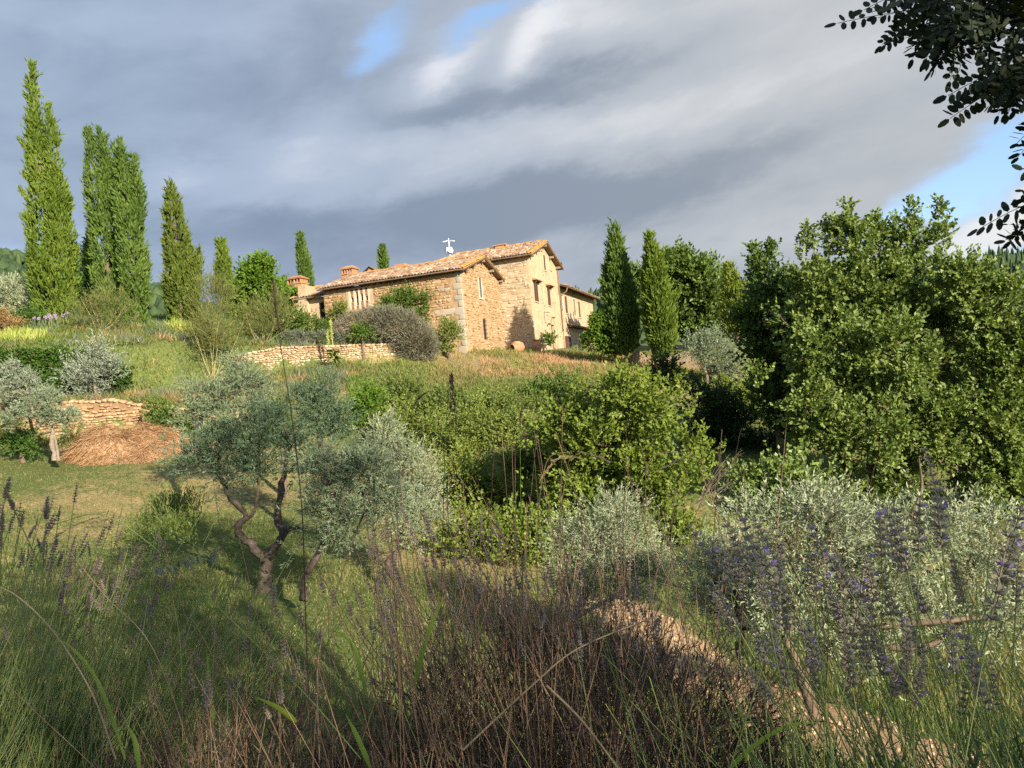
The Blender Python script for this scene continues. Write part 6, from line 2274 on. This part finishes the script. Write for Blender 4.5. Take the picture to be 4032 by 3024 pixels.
def stem_mass(t, base, rng, n, bush, r, mat, lean, hgt):
    parts = []
    for _ in range(n):
        b = base + np.array((rng.normal(0, bush[0] * .45), rng.normal(0, bush[1] * .45), rng.uniform(-.05, .15)))
        dv = unit(np.array((lean[0] + rng.normal(0, .22), lean[1] + rng.normal(0, .22), 1.0)))
        L = hgt * rng.uniform(.6, 1.1)
        parts.append(strand(rng, [b, b + dv * L * .5 + rng.normal(0, .02, 3), b + dv * L + np.array((lean[0] * .1, 0, -.03))], r, r * .6, 3))
    V, F = join(parts)
    tag(link('stems', np_mesh('stems', V - base, F, [mat]), t), kind='stuff')


def lavender(label, base, tips, stem_mat, head_mats, seed, whorls, L, w, r, petals, leaves, leaf_mat_, bush, name='lavender_plant', gap_whorl=None, bow=.1, leaf=(.045, .004), headv=6, group='lavender plants in front', leafdir=.8, lean=(0, 0, 0), mass=(0, 0)):
    """tips: list of (x, y, depth) for each head's foot in photograph units"""
    rng = np.random.default_rng(seed)
    base = np.array(base, float)
    t = thing(name, label, 'lavender', base, group)
    heads = [spike_mesh('flower_spike', rng, int(rng.integers(whorls[0], whorls[1] + 1)), L * rng.uniform(.75, 1.2), w * rng.uniform(.85, 1.1), head_mats, int(rng.integers(petals[0], petals[1] + 1))) for _ in range(headv)]
    for (x, y, d) in tips:
        e = Q(x, y, d)
        b = base + np.array((rng.normal(0, bush[0] * .45), rng.normal(0, bush[1] * .45), bush[2] * rng.uniform(.1, .5)))
        b[0] = .45 * b[0] + .55 * (e[0] - (e[2] - b[2]) * lean[0] + rng.normal(0, .03))
        mid = (b + e) / 2 + rng.normal(0, bow, 3) * np.linalg.norm(e - b) * (1, 1, .2)
        v, f = strand(rng, [b, mid, e], r, r * .6, 4)
        st = link('flower_stalk', np_mesh('flower_stalk', v - e, f, [stem_mat]), t)
        st.location = e - base
        d_ = unit(e - mid)
        s, n, dd = orient(None, e, d_, rng)
        h = link('flower_spike', heads[int(rng.integers(headv))], st)
        m = Matrix.Identity(4)
        sc = rng.uniform(.8, 1.15)
        for q in range(3):
            m[q][0], m[q][1], m[q][2] = s[q] * sc, n[q] * sc, dd[q] * sc
        h.matrix_basis = m
    if mass[0]:
        stem_mass(t, base, rng, mass[0], bush, r, stem_mat, lean, mass[1])
    # leafy body
    k = leaves
    u = rand_unit(rng, k)
    u[:, 2] = np.abs(u[:, 2])
    p = base + u * np.array(bush) * (.35 + .65 * rng.random((k, 1)) ** .7)
    V, F = shoots(rng, p, u * leafdir + np.array((lean[0], lean[1], .55)) + rng.normal(0, .5, p.shape), .09 * rng.uniform(.6, 1.3, k), 9, leaf[0], leaf[1], .5)
    tag(link('foliage', np_mesh('foliage', V - base, F, [M[leaf_mat_]]), t), kind='stuff')
    return t


rg = np.random.default_rng(300)
HB = [M['lav_calyx'], M['purple']]


def scatter(rg, n, x0, x1, y0, y1, d0, d1, k=1.0):
    return [(rg.uniform(x0, x1), y0 + (y1 - y0) * rg.random() ** k, rg.uniform(d0, d1)) for _ in range(n)]


# right: flowering lavender close to the lens, leaning left
tipsR = [(2035, 1180, .80), (2040, 1120, .82), (1985, 1190, .85), (1960, 1230, .84), (1830, 1270, .86), (1700, 1300, .88), (1690, 1240, .9), (1640, 1230, .95), (1760, 1290, .92), (1590, 1350, .9), (1890, 1300, .88), (1905, 1200, .95), (2140, 1340, .8), (2165, 1260, .85), (2195, 1300, .82), (2080, 1300, .9), (1650, 1430, .9),
         (1770, 1440, .86), (1700, 1480, .95), (1840, 1480, .9), (1960, 1420, .86), (1930, 1500, .92), (2060, 1450, .84), (2120, 1500, .88), (1620, 1310, 1.0), (2180, 1180, .95), (2000, 1320, .92), (1580, 1280, 1.05)]
tipsR += scatter(rg, 34, 1580, 2200, 1230, 1560, .85, 1.25)
lavender('grey green lavender dotted with purple flowers at the right, nearest of all', (.62, 1.02, -1.02), tipsR, M['lav_stem'], HB, 301, (7, 9), .085, .0098, .0013, (0, 3), 1100, 'lav_leaf', (.5, .3, .42), bow=.05, lean=(-.16, 0, 0), mass=(260, .62))
# left: dense green lavender with mauve grey heads, fanning to the right
tipsL = scatter(rg, 22, -20, 330, 1120, 1440, 1.5, 2.2) + scatter(rg, 26, -20, 130, 1090, 1250, 1.5, 2.1) + scatter(rg, 34, 100, 300, 1140, 1330, 1.5, 2.2) + scatter(rg, 26, 180, 370, 1260, 1420, 1.6, 2.2) + [(12, 1075, 1.3), (30, 1100, 1.35), (160, 1085, 1.9), (5, 1150, 1.3), (100, 1120, 1.6)]
lavender('dense green lavender with mauve grey heads fanning in at the left edge', (-1.3, 1.7, -1.35), tipsL, M['lav_stem'], [M['lav_dark'], M['purple']], 302, (6, 9), .045, .0062, .0014, (0, 1), 2400, 'lav_leaf', (.5, .4, .72), bow=.05, lean=(.35, 0, 0), leaf=(.06, .0045), mass=(650, 1.02))
# middle left: slender young lavender stalks in front of the olive trunk
tipsM = [(225, 1320, 1.7), (255, 1300, 1.8), (330, 1330, 1.6), (365, 1275, 1.8), (350, 1180, 1.9), (470, 1390, 1.5), (462, 1290, 1.9), (510, 1270, 1.9), (540, 1340, 1.6), (590, 1300, 1.5), (600, 1330, 1.6), (655, 1350, 1.5), (700, 1280, 1.6), (720, 1310, 1.6), (690, 1390, 1.5), (760, 1330, 1.5), (400, 1400, 1.7), (440, 1440, 1.6), (530, 1420, 1.7), (620, 1420, 1.6)]
lavender('sparse thin lavender stalks rising before the forked olive', (-.45, 1.6, -1.2), tipsM, M['dead_stem'], [M['lav_dark'], M['purple']], 303, (5, 8), .045, .0075, .001, (0, 1), 500, 'dead_tangle', (.5, .3, .35), bow=.04)
# centre: dead brown lavender
tipsD = scatter(rg, 110, 780, 1130, 1150, 1390, 1.25, 1.9, .9) + scatter(rg, 45, 1100, 1420, 1230, 1440, 1.25, 1.7) + scatter(rg, 60, 820, 1330, 1250, 1440, 1.2, 1.8) + scatter(rg, 26, 1100, 1480, 1290, 1480, 1.2, 1.7)
tipsD += [(972, 1110, 1.5), (1010, 1150, 1.5), (880, 1130, 1.6), (1060, 1170, 1.5), (930, 1150, 1.7), (1300, 1180, 1.6), (1330, 1200, 1.6), (1262, 1200, 1.6), (1210, 1180, 1.7), (1360, 1320, 1.5), (1180, 1250, 1.5)]
lavender('dried brown lavender with a forest of bare stalks in the centre', (.05, 1.42, -1.2), tipsD, M['dead_stem'], [M['lav_dark'], M['lav_dark']], 304, (4, 7), .036, .006, .0011, (0, 0), 7000, 'dead_tangle', (.56, .34, .70), bow=.05, leaf=(.03, .0026), leafdir=.9, mass=(330, .98))
lavender('low dead lavender tuft at the bottom left', (-.55, 1.35, -1.2), scatter(rg, 26, 330, 760, 1440, 1560, 1.2, 1.6), M['dead_stem'], [M['lav_dark'], M['lav_dark']], 305, (4, 6), .034, .006, .001, (0, 0), 3600, 'dead_tangle', (.5, .3, .60), bow=.06, leaf=(.03, .0026), leafdir=.9, mass=(160, .75))


# ------------------------------------------------------------------ grass stalks crossing the view
def drooping_head(rng, tip, d, L, mat, parent, org, w=.004, n=46):
    """dense seed head along a direction"""
    t = rng.random(n)
    p = tip + np.outer(t * L, unit(d)) + np.outer(t ** 2 * L * .25, (0, 0, -1.0))
    V, F = leaf_arrays(p, np.tile(unit(d), (n, 1)) + rng.normal(0, .18, (n, 3)), rand_unit(rng, n), rng.uniform(.006, .012, n), rng.uniform(.0012, .0024, n))
    return link('seed_head', np_mesh('seed_head', V - org, F, [mat]), parent)


GS = 'single grass stalks'


def stalk(label, pts, d, r, mat, heads, seed, hmat='seed_head', d1=None):
    rng = np.random.default_rng(seed)
    n = len(pts)
    P3 = [Q(p[0], p[1], d + ((d1 if d1 else d) - d) * i / (n - 1)) for i, p in enumerate(pts)]
    t = thing('grass_stalk', label, 'grass', P3[0], GS)
    o = np.array(t.location)
    v, f = strand(rng, P3, r, r * .55, 5)
    link('stem', np_mesh('stem', v - o, f, [mat]), t)
    for (x0, y0, x1, y1) in heads:
        dd = d1 if d1 else d
        a, b = Q(x0, y0, dd), Q(x1, y1, dd)
        L = float(np.linalg.norm(b - a))
        drooping_head(rng, a, b - a, L, M[hmat], t, o, n=int(30 + L * 420))
    return t


stalk('tallest dark grass stem with a narrow black seed head against the house', [(672, 1640), (660, 1330), (652, 1100), (630, 900), (608, 760), (592, 640)], 1.25, .0012, M['seed_dark'], [(606, 720, 592, 640), (598, 670, 590, 610), (592, 640, 589, 600)], 401, 'seed_dark')
stalk('grass stem ending in three hanging dark ears beside the bank', [(955, 1640), (950, 1400), (958, 1100), (962, 950), (972, 800)], 1.3, .0009, M['grass_green'], [(972, 800, 982, 880), (974, 805, 972, 870), (976, 800, 978, 835)], 402, 'seed_dark')
stalk('fine grass stem nodding to the left over the brambles', [(985, 1640), (978, 1300), (960, 1000), (945, 900), (930, 845)], 1.35, .0008, M['grass_green'], [(930, 845, 905, 855)], 403, 'seed_dark')
stalk('grass stem with a dark upright ear before the brambles', [(1140, 1640), (1128, 1250), (1124, 1000), (1122, 900)], 1.3, .0009, M['grass_green'], [(1122, 920, 1127, 868), (1128, 900, 1136, 960)], 404, 'seed_dark')
stalk('long green grass stem arching to a pale ear at the far left', [(780, 1640), (660, 1500), (500, 1340), (330, 1180), (220, 1112), (120, 1132)], 1.25, .0012, M['lav_stem'], [(235, 1112, 120, 1132), (275, 1140, 190, 1120)], 405)
stalk('second arching grass stem crossing the forked olive', [(760, 1500), (640, 1370), (520, 1250), (400, 1165), (280, 1120), (200, 1110)], 1.4, .0009, M['lav_stem'], [(300, 1125, 200, 1105)], 406)
stalk('pale dry stem curving over the meadow at the left', [(250, 1640), (200, 1500), (120, 1370), (40, 1290), (-20, 1260)], 1.15, .0014, M['seed_head'], [], 407)
stalk('straw coloured stem leaning across the left lavender', [(420, 1640), (330, 1400), (230, 1290), (140, 1180), (95, 1140)], 1.5, .001, M['seed_head'], [(180, 1240, 95, 1140)], 408)
stalk('bent dry grass ear hanging over the big bush', [(1700, 1640), (1540, 1400), (1420, 1200), (1400, 1000), (1500, 985), (1530, 1040), (1560, 1135)], 1.35, .0009, M['dead_stem'], [(1500, 985, 1420, 1000), (1512, 1010, 1560, 1135)], 409)
stalk('dry ear bowing right above the silvery olive', [(1200, 1640), (1170, 1400), (1160, 1180), (1180, 1000), (1240, 975)], 1.3, .0009, M['dead_stem'], [(1180, 1000, 1250, 972), (1240, 975, 1310, 980), (1165, 1040, 1200, 980)], 410)
stalk('dry stem bowing right across the dark gully', [(1900, 1640), (1700, 1200), (1630, 1140), (1565, 1130)], 1.2, .0011, M['seed_head'], [(1690, 1180, 1565, 1132)], 411)
stalk('thick straw lying across the dead lavender', [(1000, 1620), (1150, 1480), (1250, 1400), (1420, 1330)], 1.12, .0018, M['seed_head'], [], 412)
stalk('broken straw slanting through the dead lavender at the bottom', [(1180, 1480), (1260, 1560), (1350, 1680)], 1.05, .0022, M['seed_head'], [], 413)
stalk('reddish stem with a branched brown top near the olive trunk', [(690, 1640), (688, 1420), (735, 1250), (770, 1150), (788, 1095)], 1.3, .0014, M['dead_stem'], [(770, 1150, 790, 1090)], 414, 'seed_dark')
stalk('wild oat stem with hanging pale husks at the left', [(395, 1640), (390, 1400), (370, 1260), (400, 1215), (470, 1190)], 1.35, .0009, M['lav_stem'], [], 415)
# husks of the wild oat
oat = [o for o in bpy.data.objects if o.name.startswith('grass_stalk')][-1]
rng = np.random.default_rng(416)
for k in range(14):
    f = k / 13
    a = Q(330 + 130 * f + rng.normal(0, 6), 1225 - 40 * f + rng.normal(0, 5), 1.35)
    d = unit(np.array((.35, 0, -1.0)) + rng.normal(0, .2, 3))
    V, F = leaf_arrays(np.tile(a, (3, 1)), np.tile(d, (3, 1)) + rng.normal(0, .12, (3, 3)), rand_unit(rng, 3), np.full(3, .024), np.full(3, .006))
    link('husk', np_mesh('husk', V - np.array(oat.location), F, [M['silver']]), oat)


def blade(label, pts, d, w, mat, seed):
    rng = np.random.default_rng(seed)
    P3 = smooth_path([Q(p[0], p[1], d) for p in pts], 5)
    t = thing('wide_grass', label, 'grass', P3[0], 'broad grass blades')
    o = np.array(t.location)
    m = len(P3)
    prof = np.interp(np.linspace(0, 1, m), [0, .2, .6, 1], [.5, 1, .8, .02]) * w / 2
    tn = unit(np.gradient(P3, axis=0))
    s = unit(np.cross(tn, (0, 1, .25)))
    n = np.cross(s, tn)
    V = np.stack([P3 - s * prof[:, None] + n * prof[:, None] * .3, P3, P3 + s * prof[:, None] + n * prof[:, None] * .3], 1).reshape(-1, 3)
    F = [(3 * i + k, 3 * i + k + 1, 3 * i + 4 + k, 3 * i + 3 + k) for i in range(m - 1) for k in (0, 1)]
    link('blade', np_mesh('blade', V - o, np.array(F), [M[mat]]), t)


blade('broad bright green blade standing in the dead lavender', [(895, 1480), (915, 1400), (940, 1330), (968, 1275)], 1.2, .009, 'wide_green', 501)
blade('green blade bending left beside the dead lavender', [(790, 1500), (775, 1430), (750, 1380), (705, 1355)], 1.25, .008, 'wide_green', 502)
blade('long green blade folding over near the left lavender', [(270, 1640), (230, 1520), (190, 1440), (130, 1385), (100, 1420)], 1.2, .008, 'wide_green', 503)
blade('short green blade at the lower left edge of the dead tuft', [(300, 1660), (290, 1600), (270, 1560)], 1.1, .009, 'wide_green', 504)
blade('yellowish blade lying low at the bottom left', [(640, 1560), (600, 1530), (550, 1505)], 1.2, .011, 'conifer_yellow', 505)
blade('green blade curving up at the bottom right', [(1560, 1680), (1620, 1620), (1700, 1570), (1790, 1560)], .95, .008, 'wide_green', 506)
blade('upright green blade below the meadow at the left', [(460, 1560), (452, 1480), (446, 1400)], 1.4, .010, 'wide_green', 507)
blade('dark green blade low beside the dead lavender', [(800, 1660), (770, 1590), (745, 1540)], 1.15, .009, 'wide_green', 508)


def front_region(x0, x1, y0, y1):
    return lambda rng, n: (rng.uniform(x0, x1, n), rng.uniform(y0, y1, n))


grass('verge_grass', 'tangle of thin dry and green grass at the front edge', 'grass_pale', front_region(-2.2, 1.8, 1.15, 3.6), 6000, .55, .004, 510, .35)
grass('verge_straw', 'dead straw tangled at the front edge', 'grass_dry', front_region(-1.6, 1.0, 1.2, 3.2), 4200, .5, .0035, 511, .4)
grass('bank_grass', 'mixed dry grass on the bank below the lavender', 'grass_pale', patchy(front_region(-6, 6, 3, 9), 1.4, -.3, 4), 22000, .24, .007, 512, .5)
